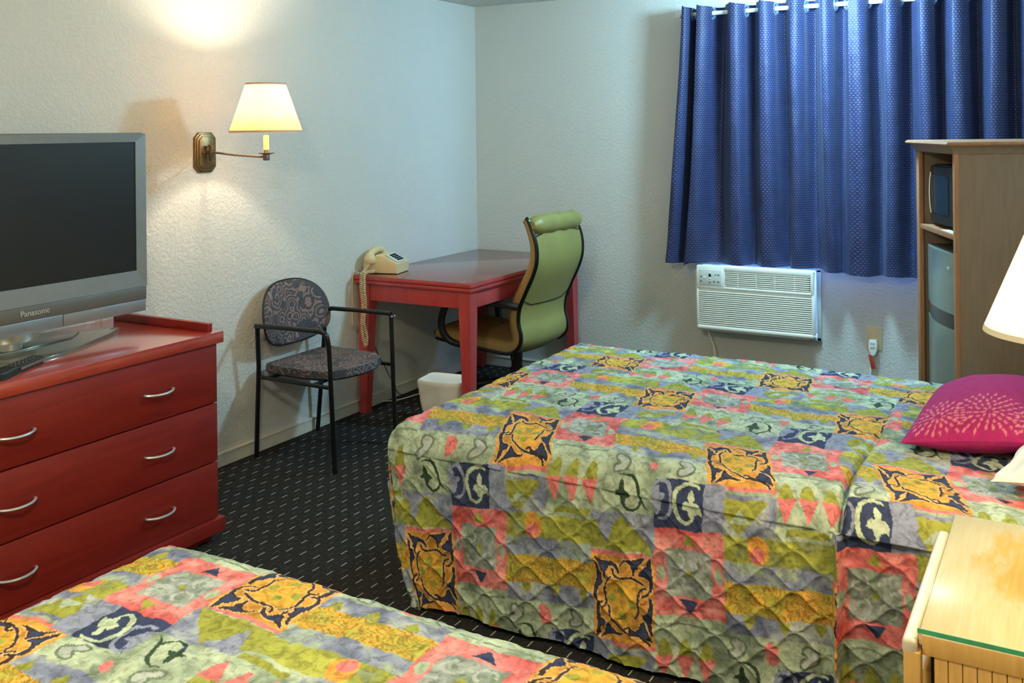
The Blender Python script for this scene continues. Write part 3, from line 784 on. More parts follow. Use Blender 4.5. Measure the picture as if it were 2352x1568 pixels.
bm = new(); add_lathe(bm, [(.163, 1.587), (.1615, 1.596), (.159, 1.596), (.160, 1.587), (.163, 1.587)], (LX, LY, 0), 48); fin('shade_trim', bm, M['shadetrim'], sh); bm = new(); add_lathe(bm, [(.0895, 1.800), (.0885, 1.809), (.0855, 1.809), (.087, 1.800), (.0895, 1.800)], (LX, LY, 0), 48); fin('shade_trim', bm, M['shadetrim'], sh)
lamp('sconce_glow', (LX - 0, LY - SY, 1.735 - SZ), L_SCONCE, WARM, .028, parent=t)
# ------------------------------------------------------------------ desk
t = thing('desk', 'red stained wooden desk in the corner with a glossy top', 'desk', (.40, -.67, 0))
DX0, DX1, DY0, DY1, DH = .006, .792, -1.336, -.006, .780
bm = new(); box2(bm, (DX0, DY0, .757), (DX1, DY1, .7775), .004); fin('top_slab', bm, M['desk'], t)
bm = new(); box2(bm, (DX0 + .004, DY0 + .004, .777), (DX1 - .004, DY1 - .004, DH), .001); fin('top', bm, M['desktop'], t)['label'] = 'glossy dark brown red desk top'
bm = new(); box2(bm, (DX0 + .006, DY0 + .006, .733), (DX1 - .006, DY1 - .006, .7535), .005); box2(bm, (DX0 + .012, DY0 + .012, .74), (DX1 - .012, DY1 - .012, .76)); fin('top_moulding', bm, M['desk'], t)
lx0, lx1, ly0, ly1 = DX0 + .022, DX1 - .022, DY0 + .022, DY1 - .022
for a, b in (((lx0 + .06, ly0 + .008), (lx1 - .06, ly0 + .028)), ((lx0 + .06, ly1 - .028), (lx1 - .06, ly1 - .008)), ((lx0 + .008, ly0 + .06), (lx0 + .028, ly1 - .06)), ((lx1 - .028, ly0 + .06), (lx1 - .008, ly1 - .06))):
    bm = new(); box2(bm, (a[0], a[1], .640), (b[0], b[1], .737), .002); fin('apron', bm, M['desk'], t)
for lx, sx in ((lx0, 1), (lx1, -1)):
    for ly, sy in ((ly0, 1), (ly1, -1)):
        bm = new(); w0, w1 = .072, .046
        A = [(lx, ly), (lx + sx * w0, ly), (lx + sx * w0, ly + sy * w0), (lx, ly + sy * w0)]
        B = [(lx, ly), (lx + sx * w1, ly), (lx + sx * w1, ly + sy * w1), (lx, ly + sy * w1)]
        rings = [[bm.verts.new((x, y, z)) for x, y in q] for z, q in ((.737, A), (.62, A), (0, B))]
        for P, Q in zip(rings, rings[1:]):
            for k in range(4): bm.faces.new((P[k], P[(k + 1) % 4], Q[(k + 1) % 4], Q[k]))
        bm.faces.new(rings[0]); bm.faces.new(rings[-1]); fin('leg', bm, M['desk'], t, False)

# ------------------------------------------------------------------ telephone
t = thing('telephone', 'cream push button desk telephone at the near end of the red desk', 'telephone', (.112, -1.165, DH + .004), math.radians(13), local=True)
bm = new(); h = .080   # side profile in x,z swept along y
prof = [(-.105, .0), (.100, .0), (.104, .055), (.020, .098), (-.030, .102), (-.042, .086), (-.092, .082), (-.108, .055)]
add_prism(bm, prof, .165, Matrix.Translation((0, .0825, 0)) @ Matrix.Rotation(PI / 2, 4, 'X'), .006); fin('body', bm, M['ivory'], t)
bm = new(); box2(bm, (-.100, -.078, -.004), (.098, .078, .002)); fin('foot_pad', bm, M['slot'], t)
sl = math.atan2(.043, .084); Ms = Matrix.Translation((.062, 0, .080)) @ Matrix.Rotation(sl, 4, 'Y')
bm = new(); box2(bm, (-.045, -.064, 0), (.038, .064, .004), .001); bmesh.ops.transform(bm, matrix=Ms, verts=bm.verts); kp = fin('keypad', bm, M['whiteplastic2'], t)
k0 = None
for i in range(4):
    for j in range(3):
        if k0 is None:
            bm = new(); box2(bm, (-.0055, -.0095, 0), (.0055, .0095, .006), .0015); k0 = o = fin('key', bm, M['slot'], kp)
        else:
            o = k0.copy(); C.objects.link(o)
        o.matrix_local = Ms @ Matrix.Translation((-.026 + i * .0165, -.028 + j * .028, .003))
# handset lies across the cradle, pointing at the room
hp = smooth_path([(-.062, -.092, .084), (-.062, -.078, .106), (-.058, -.03, .124), (-.058, .03, .124), (-.062, .078, .106), (-.062, .092, .084)], 5)
bm = new(); add_tube(bm, hp, [.020 if 4 < i < len(hp) - 5 else .026 for i in range(len(hp))], 12); hs = fin('handset', bm, M['ivory'], t)
for y in (-.086, .086):
    bm = new(); add_lathe(bm, [(.001, -.022), (.027, -.022), (.034, -.012), (.034, .008), (.026, .022), (.001, .028)], (-.062, y, .080), 20); fin('handset_cup', bm, M['ivory'], hs)
# coiled cord, a loop hanging over the desk edge
def coil(path, R, r, pitch, k=9):
    P = smooth_path(path, 14); out = []; L = 0; ph = 0
    pts = [Vector(p) for p in P]; acc = [0]
    for a, b in zip(pts, pts[1:]): acc.append(acc[-1] + (b - a).length)
    n = int(acc[-1] / pitch * k)
    for i in range(n + 1):
        s = acc[-1] * i / n; j = min(max(np.searchsorted(acc, s) - 1, 0), len(pts) - 2)
        f = (s - acc[j]) / max(acc[j + 1] - acc[j], 1e-9); p = pts[j].lerp(pts[j + 1], f); d = (pts[j + 1] - pts[j]).normalized()
        e1 = d.cross(Vector((.3, 1, .1))).normalized(); e2 = d.cross(e1); th = 2 * PI * i / k
        out.append(p + (e1 * math.cos(th) + e2 * math.sin(th)) * R)
    return out
tl = Vector((.112, -1.165, DH + .004)); RT = Matrix.Rotation(math.radians(13), 4, 'Z')
W2L = lambda p: (Matrix.Translation(tl) @ RT).inverted() @ Vector(p)
path = [(.072, -1.262, .845), (.080, -1.325, .805), (.083, -1.356, .785), (.085, -1.362, .70), (.094, -1.360, .62), (.084, -1.362, .52), (.095, -1.362, .44), (.112, -1.362, .395), (.118, -1.360, .45), (.104, -1.366, .53), (.112, -1.360, .62), (.108, -1.364, .71), (.103, -1.356, .787), (.108, -1.335, .800), (.120, -1.285, .800)]
bm = new(); add_tube(bm, [W2L(p) for p in coil(path, .0072, .003, .0105)], .0031, 5); fin('coiled_cord', bm, M['coilcord'], t)
bm = new(); add_tube(bm, [W2L(p) for p in smooth_path([(.118, -1.262, .800), (.05, -1.295, .7865), (.015, -1.30, .787), (.006, -1.338, .775), (.006, -1.343, .5)], 6)], .0028, 6); fin('line_cord', bm, M['ivory'], t)

# ------------------------------------------------------------------ stacking armchair
t = thing('armchair', 'black tubular armchair with swirl patterned seat and round back beside the desk', 'chair', (.30, -1.91, 0))
TR = .0115
near_leg = smooth_path([(.548, -2.148, .002), (.538, -2.153, .30), (.530, -2.158, .55), (.522, -2.163, .630), (.500, -2.166, .652), (.465, -2.168, .657)], 5)
bm = new(); add_tube(bm, near_leg, TR, 10); fin('leg', bm, M['blacktube'], t)
bm = new(); add_tube(bm, [(.470, -2.168, .657), (.30, -2.178, .657), (.098, -2.190, .652)], TR, 10); fin('armrest', bm, M['blacktube'], t)
bm = new(); add_tube(bm, [(.056, -2.150, .002), (.072, -2.155, .25), (.092, -2.165, .45), (.104, -2.184, .642)], TR, 10); fin('leg', bm, M['blacktube'], t)
bm = new(); add_tube(bm, smooth_path([(.032, -1.676, .002), (.060, -1.678, .25), (.088, -1.682, .50), (.098, -1.684, .60), (.112, -1.686, .645), (.150, -1.686, .660)], 5), TR, 10); fin('leg', bm, M['blacktube'], t)
bm = new(); add_tube(bm, [(.145, -1.686, .660), (.32, -1.668, .660), (.507, -1.650, .656)], TR, 10); fin('armrest', bm, M['blacktube'], t)
bm = new(); add_tube(bm, [(.535, -1.658, .002), (.520, -1.655, .30), (.506, -1.650, .652)], TR, 10); fin('leg', bm, M['blacktube'], t)
for y in (-1.661, -1.639):
    bm = new(); add_lathe(bm, [(.001, -.004), (.005, -.004), (.005, .003), (.001, .004)], (.519, y, .645), 10); fin('end_cap', bm, M['chrome'], t)
bm = new(); add_tube(bm, [(.085, -2.158, .398), (.535, -2.152, .396)], .010, 8); fin('side_rail', bm, M['blacktube'], t)
bm = new(); add_tube(bm, [(.075, -1.680, .398), (.515, -1.656, .400)], .010, 8); fin('side_rail', bm, M['blacktube'], t)
for x in (.15, .43):
    bm = new(); add_tube(bm, [(x, -2.155, .400), (x, -1.665, .402)], .009, 8); fin('cross_rail', bm, M['blacktube'], t)
outl = [(.072, -2.085), (.095, -2.108), (.28, -2.116), (.42, -2.100), (.490, -2.04), (.522, -1.94), (.530, -1.88), (.522, -1.80), (.490, -1.715), (.42, -1.665), (.28, -1.652), (.09, -1.645), (.066, -1.665)]
outl = [(p.x, p.y) for p in smooth_path([(x, y, 0) for x, y in outl + outl[:1]], 4)[:-1]]
bm = new(); add_prism(bm, outl, .038, Matrix.Translation((0, 0, .412)), .012); st = fin('seat', bm, M['chairfabric'], t)
bm = new(); add_prism(bm, [(x * .96 + .012, (y + 1.88) * .95 - 1.88) for x, y in outl], .012, Matrix.Translation((0, 0, .402))); fin('seat_pan', bm, M['blackplastic'], t)
def back_xyz(y, z, d):
    return Vector((.118 - (z - .52) * .16 + .055 * ((y) / .24) ** 2 - .028 + d, -1.918 + y, z))
n = 40; ring = []
for k in range(n):
    a = 2 * PI * k / n; cy, cz = math.cos(a), math.sin(a)
    ex = 2 / 2.5; y = .238 * math.copysign(abs(cy) ** ex, cy); z = .640 + (.194 if cz > 0 else .118) * math.copysign(abs(cz) ** ex, cz)
    ring.append((y, z))
bm = new(); rows = []
for s, d in ((.0, .020), (.5, .020), (.94, .017), (1.0, .008), (1.0, -.008), (.94, -.016), (.5, -.018), (.0, -.018)):
    if s == 0: rows.append([bm.verts.new(back_xyz(0, .650, d))])
    else: rows.append([bm.verts.new(back_xyz(y * s, .650 + (z - .650) * s, d)) for y, z in ring])
for A, B in zip(rows, rows[1:]):
    for k in range(n):
        q = (k + 1) % n
        if len(A) == 1: bm.faces.new((A[0], B[k], B[q]))
        elif len(B) == 1: bm.faces.new((A[k], A[q], B[0]))
        else: bm.faces.new((A[k], A[q], B[q], B[k]))
bk = fin('backrest', bm, M['chairfabric'], t)
bm = new(); add_tube(bm, [back_xyz(y * 1.004, .650 + (z - .650) * 1.004, 0) for y, z in ring], .006, 6, closed=True); fin('piping', bm, M['blackplastic'], bk)

# ------------------------------------------------------------------ office chair
t = thing('office_chair', 'olive leather high back office chair pushed under the red desk', 'chair', (.70, -.70, 0), math.radians(-4.5), local=True)
O = [(-.40, .372), (-.30, .362), (-.06, .346), (.08, .338), (.145, .352), (.188, .395), (.196, .45), (.180, .52), (.190, .60), (.232, .69), (.282, .79), (.306, .87), (.302, .96), (.272, 1.045), (.255, 1.085), (.240, 1.100)]
P = smooth_path([(x, 0, z) for x, z in O], 6)
HWID = .245
def offset_path(P, d):
    out = []
    for i, p in enumerate(P):
        a = P[max(i - 1, 0)]; b = P[min(i + 1, len(P) - 1)]; tg = (b - a).normalized(); out.append(p + Vector((-tg.z, 0, tg.x)) * d)
    return out
def band(P, ys, bulge):
    G = np.zeros((len(P), len(ys), 3))
    for j, y in enumerate(ys):
        for i, p in enumerate(P):
            a = P[max(i - 1, 0)]; b = P[min(i + 1, len(P) - 1)]; tg = (b - a).normalized(); nn = Vector((tg.z, 0, -tg.x))
            q = p + nn * bulge * (1 - (y / HWID) ** 2); G[i, j] = (q.x, y, q.z)
    return G
ys = np.linspace(-HWID, HWID, 15)
back_part = P
Gs = band(P, ys, .022); grid_mesh('back_shell', Gs, M['leather'], t)
nP = len(P); IN = [offset_path(P, .062 - .026 * min(1, max(0, (i / nP - .5) / .35)))[i] for i in range(nP)]; Gi = band(IN, ys, -.012)
side = np.stack([Gs[:, 0], .5 * (Gs[:, 0] + Gi[:, 0]) + np.array([0, -.014, 0]), Gi[:, 0]], 1)
side2 = np.stack([Gs[:, -1], .5 * (Gs[:, -1] + Gi[:, -1]) + np.array([0, .014, 0]), Gi[:, -1]], 1)
allg = np.concatenate([side[:, :2], Gi, side2[:, 1::-1]], 1)
cu = grid_mesh('cushion', allg, M['leatherwarm'], t)
endc = np.stack([Gs[0], .5 * (Gs[0] + Gi[0]) - np.array([.03, 0, 0]), Gi[0]], 0); grid_mesh('seat_front', endc, M['leatherwarm'], cu)
for y in (-HWID, HWID):
    bm = new(); add_tube(bm, [(p.x, y, p.z) for p in P], .0115, 8); fin('edge_trim', bm, M['blacktube'], t)
sp = [(p.x + .004, p.y) for p in []]
zs = [(y, .612 + .030 * (y / HWID) ** 4 + .012 * y) for y in np.linspace(-HWID, HWID, 13)]
def on_back(y, z):
    i = min(range(len(P) // 3, len(P)), key=lambda k: abs(P[k].z - z)); g = band([P[i - 1], P[i], P[i + 1]], [y], .022)[1, 0]; return Vector(g)
bm = new(); add_tube(bm, [on_back(y, z) + Vector((.001, 0, 0)) for y, z in zs], .0032, 6); fin('seam', bm, M['blackplastic'], t)
bm = new(); hr = []
for k, y in enumerate(np.linspace(-.252, .252, 15)):
    e = abs(y) / .252; hr.append((Vector((.283 - .004 * e, y, 1.062)), .054 * (1 - .55 * max(0, e - .8) / .2) + .004 * math.sin(k * 1.7)))
add_tube(bm, [h[0] for h in hr], [h[1] for h in hr], 16); fin('headrest_roll', bm, M['leather'], t)
bm = new(); add_tube(bm, smooth_path([(.296, y, 1.004 + .004 * math.sin(y * 30)) for y in np.linspace(-.235, .24, 8)], 3), .003, 6); fin('seam', bm, M['blackplastic'], t)
for s in (-1, 1):
    y = s * .285
    bm = new(); add_tube(bm, smooth_path([(.185, s * .262, .610), (.13, y, .618), (-.02, y, .622), (-.20, y, .618), (-.285, y, .590), (-.325, y, .52), (-.33, y, .44), (-.29, s * .262, .372), (-.20, s * .23, .350)], 5), [.021] * 41, 10); fin('armrest', bm, M['blackplastic'], t)
bm = new(); add_lathe(bm, [(.001, .34), (.10, .338), (.10, .318), (.035, .31), (.032, .20), (.045, .198), (.045, .085), (.001, .085)], (0, 0, 0), 24); fin('gas_column', bm, M['blackplastic'], t)
bm = new(); add_tube(bm, [(.02, -.06, .322), (.10, -.20, .318), (.13, -.24, .312)], .007, 8); fin('lever', bm, M['blackplastic'], t)
for k in range(5):
    a = 2 * PI * k / 5 + .9; c, s_ = math.cos(a), math.sin(a)
    bm = new(); add_tube(bm, [(c * .02, s_ * .02, .115), (c * .16, s_ * .16, .10), (c * .29, s_ * .29, .075)], [.030, .026, .018], 8); lg = fin('base_arm', bm, M['blackplastic'], t)
    for d in (-.014, .014):
        bm = new(); add_lathe(bm, [(.001, -.008), (.027, -.008), (.027, .008), (.001, .008)], (0, 0, 0), 18)
        bmesh.ops.transform(bm, matrix=Matrix.Translation((c * .29 - s_ * d, s_ * .29 + c * d, .0275)) @ Matrix.Rotation(a + PI / 2, 4, 'Z') @ Matrix.Rotation(PI / 2, 4, 'Y'), verts=bm.verts)
        fin('caster_wheel', bm, M['blacktube'], lg)

# ------------------------------------------------------------------ waste bin
t = thing('waste_bin', 'small white waste bin with a plastic liner under the desk', 'waste bin', (.555, -1.235, 0), math.radians(8), local=True)
def rrect(a, b, r, n=5):
    out = []
    for cx, cy, s in ((a - r, b - r, 0), (-a + r, b - r, 1), (-a + r, -b + r, 2), (a - r, -b + r, 3)):
        for k in range(n): out.append((cx + r * math.cos((s + k / (n - 1)) * PI / 2), cy + r * math.sin((s + k / (n - 1)) * PI / 2)))
    return out
def loft(bm, rings, close0=True, close1=True):
    R = [[bm.verts.new(p) for p in r] for r in rings]; n = len(R[0])
    for A, B in zip(R, R[1:]):
        for k in range(n): bm.faces.new((A[k], A[(k + 1) % n], B[(k + 1) % n], B[k]))
    if close0: bm.faces.new(R[0][::-1])
    if close1: bm.faces.new(R[-1])
bm = new(); loft(bm, [[(x * s, y * s, z) for x, y in rrect(.125, .095, .03)] for s, z in ((.78, 0), (.80, .004), (.97, .225), (.94, .225), (.78, .01))]); fin('bin_body', bm, M['whiteplastic'], t)
bm = new(); rr = rrect(.125, .095, .03, 7); rnd = np.random.RandomState(3)
def jit(s, z, j): return [(x * (s + rnd.uniform(-j, j)), y * (s + rnd.uniform(-j, j)), z + rnd.uniform(-j, j) * .12) for x, y in rr]
loft(bm, [jit(.875, .075, .018), jit(.94, .12, .02), jit(.985, .165, .02), jit(1.03, .212, .012), jit(1.055, .232, .006), jit(1.03, .240, .004), jit(.98, .236, .004), jit(.7, .228, .01), jit(.3, .224, .01)], False, True); fin('liner', bm, M['bag'], t)

# ------------------------------------------------------------------ curtain
rodY, rodZ = -.145, 2.252
t = thing('curtain_rod', 'white curtain rod on a wall bracket above the window', 'curtain rod', (2.6, rodY, rodZ))
bm = new(); add_tube(bm, [(1.53, rodY, rodZ), (3.70, rodY, rodZ)], .0125, 14); fin('rod', bm, M['rod'], t)
for x in (1.512, 3.68):
    bm = new(); box2(bm, (x - .02, -.012, rodZ - .03), (x + .02, -.0, rodZ + .03), .003); box2(bm, (x - .016, rodY - .016, rodZ - .018), (x + .016, -.008, rodZ + .018), .003); fin('bracket', bm, M['rod'], t)
PK = [1.575, 1.660, 1.868, 2.033, 2.205, 2.367, 2.520, 2.700, 2.866, 3.020, 3.200, 3.36, 3.52]
def curtain(x0, x1, knots, label, shift=0, flare=0, seed=0):
    """knots: list of (x, phase) with phase 0 front, 1 back, going along the panel"""
    kx = np.array([k[0] for k in knots]); kp = np.array([k[1] for k in knots])
    n = 40 * (len(knots) - 1) // 2; p = np.linspace(0, len(knots) - 1, n); nz = 120
    z = np.linspace(2.293, .784, nz)
    f = (2.293 - z) / 1.51
    Pp, Ff = np.meshgrid(p, f, indexing='ij')
    xk = np.interp(Pp, np.arange(len(knots)), kx)
    fr = Pp - np.floor(Pp); i0 = np.floor(Pp).astype(int).clip(0, len(knots) - 1); i1 = np.minimum(i0 + 1, len(knots) - 1)
    e = .5 - .5 * np.cos(fr * PI); ph = (kp[i0] * (1 - e) + kp[i1] * e) ** 1.6
    amp = .092 * (1 - .50 * Ff ** 2)
    drift = .022 * vnoise(Pp * .8 + 3, Ff * 2.0, seed) * Ff
    Y = rodY + amp * (2 * ph - 1) * (1 - .35 * Ff * (vnoise(Pp * .5, Ff * 2.2, seed + 1) + .5)) + .014 * Ff * vnoise(Pp * 1.7, Ff * 5, seed + 2) + .006 * vnoise(Pp * 3.3, Ff * 12, seed + 4) * np.clip(Ff * 2, 0, 1)
    X = xk + .010 * np.sin(2 * PI * ph) * (1 - Ff) + drift * 1.5 + flare * Ff ** 1.3 * np.clip(1 - (xk - x0) / .32, 0, 1) - .012 * np.sin(Pp * 2.1 + seed) * Ff
    Z = 2.293 - 1.51 * Ff + .006 * np.sin(Pp * PI) * (1 - Ff) * np.clip(1 - Ff * 30, 0, 1) + .014 * vnoise(Pp * .7, Pp * 0, seed + 3) * Ff
    Y = np.minimum(Y, -.012) + shift
    zr = np.clip((X - 1.50) / .09, 0, 1) * np.clip((2.40 - X) / .09, 0, 1); zr = zr * zr * (3 - 2 * zr)
    Z = np.maximum(Z, .765 + .0335 * zr)      # the hem rests on the air conditioner
    G = np.stack([X, Y, Z], -1)
    arc = np.concatenate([[0], np.cumsum(np.hypot(np.diff(X[:, 3]), np.diff(Y[:, 3])))])
    uv = np.stack([np.repeat(arc[:, None], nz, 1), Z], -1)
    tt = thing('curtain', label, 'curtain', ((x0 + x1) / 2, rodY, .78), group=None)
    c1 = grid_mesh('fabric', G, M['curtain'], tt, None, uv)
    # hem band: a slightly proud folded edge
    Gh = G[:, -5:].copy(); Gh[..., 1] -= .0022; grid_mesh('hem', Gh, M['curtain'], c1, None, uv[:, -5:])
    k0 = None
    for a in range(len(knots) - 1):
        if abs(kp[a + 1] - kp[a]) < .5: continue
        i = int((a + .5) / (len(knots) - 1) * (n - 1)); j = int((2.293 - rodZ) / 1.51 * (nz - 1))
        c = Vector(G[i, j]); tg = (Vector(G[i + 1, j]) - Vector(G[i - 1, j])).normalized(); nn = Vector((0, 0, 1)).cross(tg).normalized()
        q = nn.to_track_quat('Z', 'Y')
        if k0 is None:
            bm = new(); add_tube(bm, [(.031 * math.cos(2 * PI * k / 20), .031 * math.sin(2 * PI * k / 20), 0) for k in range(20)], .0085, 8, closed=True)
            ROOT.pop('x', None); off = ROOT.pop(tt.name); k0 = o = fin('grommet', bm, M['grommet'], tt); ROOT[tt.name] = off
        else:
            o = k0.copy(); C.objects.link(o)
        o.matrix_local = Matrix.Translation(Vector((c.x, rodY, rodZ)) - Vector(tt.location)) @ q.to_matrix().to_4x4()
    return tt
def knots(pk, start_back=True, end_back=True):
    out = []
    for a, b in zip(pk, pk[1:]): out += [(a, 0.0), ((a + b) / 2, 1.0)]
    out.append((pk[-1], 0.0))
    return out
kl = [(1.552, .25)] + knots([1.575, 1.660, 1.868, 2.033, 2.205, 2.367]) + [(2.44, 1.0), (2.515, .35)]
curtain(1.55, 2.515, kl, 'left panel of the dotted navy blue grommet curtain, above the air conditioner', 0, -.135, 1)
kr = [(2.498, .05), (2.535, 0.0), (2.62, 1.0)] + knots([2.700, 2.866, 3.020, 3.200, 3.36, 3.52]) + [(3.60, 1.0), (3.66, .4)]
curtain(2.50, 3.66, kr, 'right panel of the dotted navy blue grommet curtain, partly behind the tall cabinet', -.004, 0, 7)
# ------------------------------------------------------------------ air conditioner
t = thing('air_conditioner', 'white through wall air conditioner below the navy curtain', 'air conditioner', (1.935, 0, .40))
AY = -.200; X0, X1, Z0, Z1 = 1.622, 2.290, .419, .790
bm = new(); box2(bm, (1.610, -.185, .410), (2.262, .13, .760), .006); fin('chassis', bm, M['whiteplastic2'], t)
bm = new()
for a, b in (((1.586, .378), (2.292, .396)), ((1.586, .378), (1.603, .776)), ((2.270, .378), (2.292, .776)), ((1.586, .764), (2.292, .776))): box2(bm, (a[0], -.030, a[1]), (b[0], 0, b[1]), .002)
fin('wall_sleeve', bm, M['whiteplastic2'], t)
bm = new()
gz0, gz1 = .674, .760; gx0, gx1 = X0 + .257 * .668, X0 + .972 * .668
BY = AY + .035
box2(bm, (X0, AY, .655), (gx0, BY, Z1), .008); box2(bm, (gx1, AY, .655), (X1, BY, Z1), .008); box2(bm, (gx0 - .012, AY, gz1), (gx1 + .012, BY, Z1), .008); box2(bm, (gx0 - .012, AY, .655), (gx1 + .012, BY, gz0), .008)
box2(bm, (X0, AY + .003, .436), (X0 + .013, BY, .66), .004); box2(bm, (X1 - .013, AY + .003, .436), (X1, BY, .66), .004); box2(bm, (X0, AY, Z0), (X1, BY, .446), .010, 3)
box2(bm, (X0 + .001, AY + .012, .644), (X1 - .001, BY, .660), .003); box2(bm, (X0 + .004, BY, Z0 + .006), (X1 - .004, AY + .10, Z1 - .006), .012, 3)
fr = fin('front_cover', bm, M['whiteplastic'], t)
bm = new(); box2(bm, (X0 + .012, BY - .008, .44), (X1 - .012, BY + .003, .65)); box2(bm, (gx0, BY - .008, gz0), (gx1, BY + .003, gz1)); fin('dark_interior', bm, M['slot'], t)
bm = new(); box2(bm, (0, -.0125, -.0036), (X1 - X0 - .020, .006, .0036), .0026); k0 = None
off = ROOT.pop(t.name); sl = fin('louver', bm, M['whiteplastic'], t)
for k in range(17):
    o = sl if k == 0 else sl.copy()
    if k: C.objects.link(o)
    o.location = Vector((X0 + .010, AY + .0145, .4530 + k * .01165)) - off; o.rotation_euler = (math.radians(10), 0, 0)
bm = new(); box2(bm, (0, -.010, -.0026), (gx1 - gx0, .004, .0026), .0018); sl = fin('grille_slat', bm, M['whiteplastic'], t)
for k in range(8):
    o = sl if k == 0 else sl.copy()
    if k: C.objects.link(o)
    o.location = Vector((gx0, AY + .012, gz0 + .005 + k * .0112)) - off
bm = new(); box2(bm, (-.0022, -.006, 0), (.0022, .006, gz1 - gz0)); sl = fin('grille_bar', bm, M['whiteplastic'], t)
for k, f in enumerate((.155, .375, .595, .825)):
    o = sl if k == 0 else sl.copy()
    if k: C.objects.link(o)
    o.location = Vector((gx0 + f * (gx1 - gx0), AY + .009, gz0)) - off
ROOT[t.name] = off
cx0, cx1, cz0, cz1 = X0 + .018, X0 + .150, .678, .766
bm = new(); box2(bm, (cx0, AY - .002, cz0), (cx1, AY + .002, cz1), .001); cp = fin('control_panel', bm, M['whiteplastic2'], t)
def cbtn(fx, fz, w_, h_, mat, nm, lab=None):
    bm = new(); x = cx0 + fx * (cx1 - cx0); z = cz1 - fz * (cz1 - cz0); box2(bm, (x - w_ / 2, AY - .0034, z - h_ / 2), (x + w_ / 2, AY - .001, z + h_ / 2), .0006); o = fin(nm, bm, mat, cp)
    if lab: o['label'] = lab
cbtn(.49, .36, .0145, .0145, M['slot'], 'display', 'small black display square')
for fx, fz, a, b in ((.10, .45, .012, .008), (.09, .75, .012, .009), (.48, .80, .013, .010), (.87, .76, .012, .009), (.75, .30, .012, .005), (.88, .30, .010, .008), (.24, .50, .014, .012), (.49, .56, .015, .008), (.49, .20, .014, .008)): cbtn(fx, fz, a, b, M['greymark'] if a < .0135 else M['whiteplastic'], 'button')
bm = new(); add_lathe(bm, [(.001, 0), (.0042, 0), (.0042, .003), (.001, .003)], (0, 0, 0), 14); bmesh.ops.transform(bm, matrix=Matrix.Translation((cx0 + .68 * (cx1 - cx0), AY - .001, cz1 - .76 * (cz1 - cz0))) @ Matrix.Rotation(PI / 2, 4, 'X'), verts=bm.verts); fin('sensor_dot', bm, M['slot'], cp)
bm = new(); add_tube(bm, smooth_path([(1.655, -.10, .425), (1.655, -.10, .395), (1.670, -.095, .345), (1.690, -.09, .28), (1.70, -.086, .12), (1.72, -.06, .03)], 6), .0062, 8); fin('power_cord', bm, M['whiteplastic'], t)

# ------------------------------------------------------------------ outlet and plug
t = thing('wall_outlet', 'cream wall outlet plate right of the air conditioner', 'outlet', (2.572, 0, .42))
bm = new(); box2(bm, (2.531, -.007, .354), (2.612, 0, .482), .003); fin('cover_plate', bm, M['ivory'], t)
for z in (.44, .396):
    bm = new(); box2(bm, (2.553, -.010, z - .015), (2.590, -.005, z + .015), .004); fin('socket', bm, M['ivory'], t)
t = thing('power_plug', 'white safety plug with a red tag in the cream wall outlet', 'plug', (2.569, -.01, .36))
bm = new(); loft(bm, [[(2.5695 + x, -.011 - y, z) for x, y in rrect(w_, .019, .008)] for w_, z in ((.011, .330), (.014, .338), (.020, .352), (.022, .365), (.022, .400), (.019, .411))] if False else [[(2.5695 + x, -.030 + y, z) for x, y in rrect(w_, .0185, .007)] for w_, z in ((.011, .330), (.014, .338), (.021, .352), (.0225, .365), (.0225, .400), (.018, .412))]); pg = fin('plug_body', bm, M['whiteplastic'], t)
for i, z in enumerate((.398, .378)):
    bm = new(); box2(bm, (2.558, -.052, z - .008), (2.581, -.046, z + .008), .002); fin('button', bm, M['whiteplastic2'], pg)
bm = new(); add_box(bm, (2.562, -.036, .293), (.021, .006, .080), .002, 2, Matrix.Rotation(math.radians(-11), 4, 'Y') @ Matrix.Rotation(math.radians(5), 4, 'X')); fin('tag', bm, M['redtag'], t)['label'] = 'red warning tag'
bm = new(); add_tube(bm, smooth_path([(2.569, -.030, .332), (2.562, -.030, .29), (2.55, -.03, .20), (2.53, -.03, .03)], 5), .0045, 8); fin('cord', bm, M['whiteplastic'], t)

# ------------------------------------------------------------------ tall cabinet with microwave and fridge
CN = Vector((3.123, -1.404, 0)); CA = math.radians(22); CW, CDp, CH = .56, .52, 1.520
t = thing('cabinet', 'tall brown laminate cabinet holding the microwave and small fridge', 'cabinet', CN, CA, local=True)
for y, nm in ((0, 'side_panel'), (CW - .022, 'side_panel')):
    bm = new(); box2(bm, (.012, y, 0), (CDp, y + .022, CH - .02), .001); fin(nm, bm, M['cabwood'], t)
for y in (-.002, CW - .040):
    bm = new(); box2(bm, (0, y, 0), (.020, y + .042 if y > 0 else y + .026, CH - .045), .003); fin('front_stile', bm, M['cabedge'], t)
bm = new(); box2(bm, (CDp - .012, .02, 0), (CDp, CW - .02, CH - .03)); fin('back_panel', bm, M['cabin'], t)
bm = new(); box2(bm, (.005, .02, 1.122), (CDp - .012, CW - .02, 1.143), .001); fin('shelf', bm, M['cabedge'], t)
bm = new(); box2(bm, (.02, .02, .0), (CDp - .012, CW - .02, .055)); fin('bottom_panel', bm, M['cabin'], t)
bm = new(); loft(bm, [[(CDp / 2 + x, CW / 2 + y, z) for x, y in rrect(CDp / 2 + o, CW / 2 + o, .004, 3)] for o, z in ((.001, CH - .052), (.004, CH - .050), (.006, CH - .040), (.016, CH - .024), (.022, CH - .018))]); fin('crown_moulding', bm, M['cabwood'], t)
bm = new(); loft(bm, [[(CDp / 2 + x, CW / 2 + y, z) for x, y in rrect(CDp / 2 + o, CW / 2 + o, .004, 3)] for o, z in ((.024, CH - .018), (.036, CH - .017), (.040, CH - .011), (.036, CH - .003), (.028, CH))]); fin('top', bm, M['cabedge'], t)
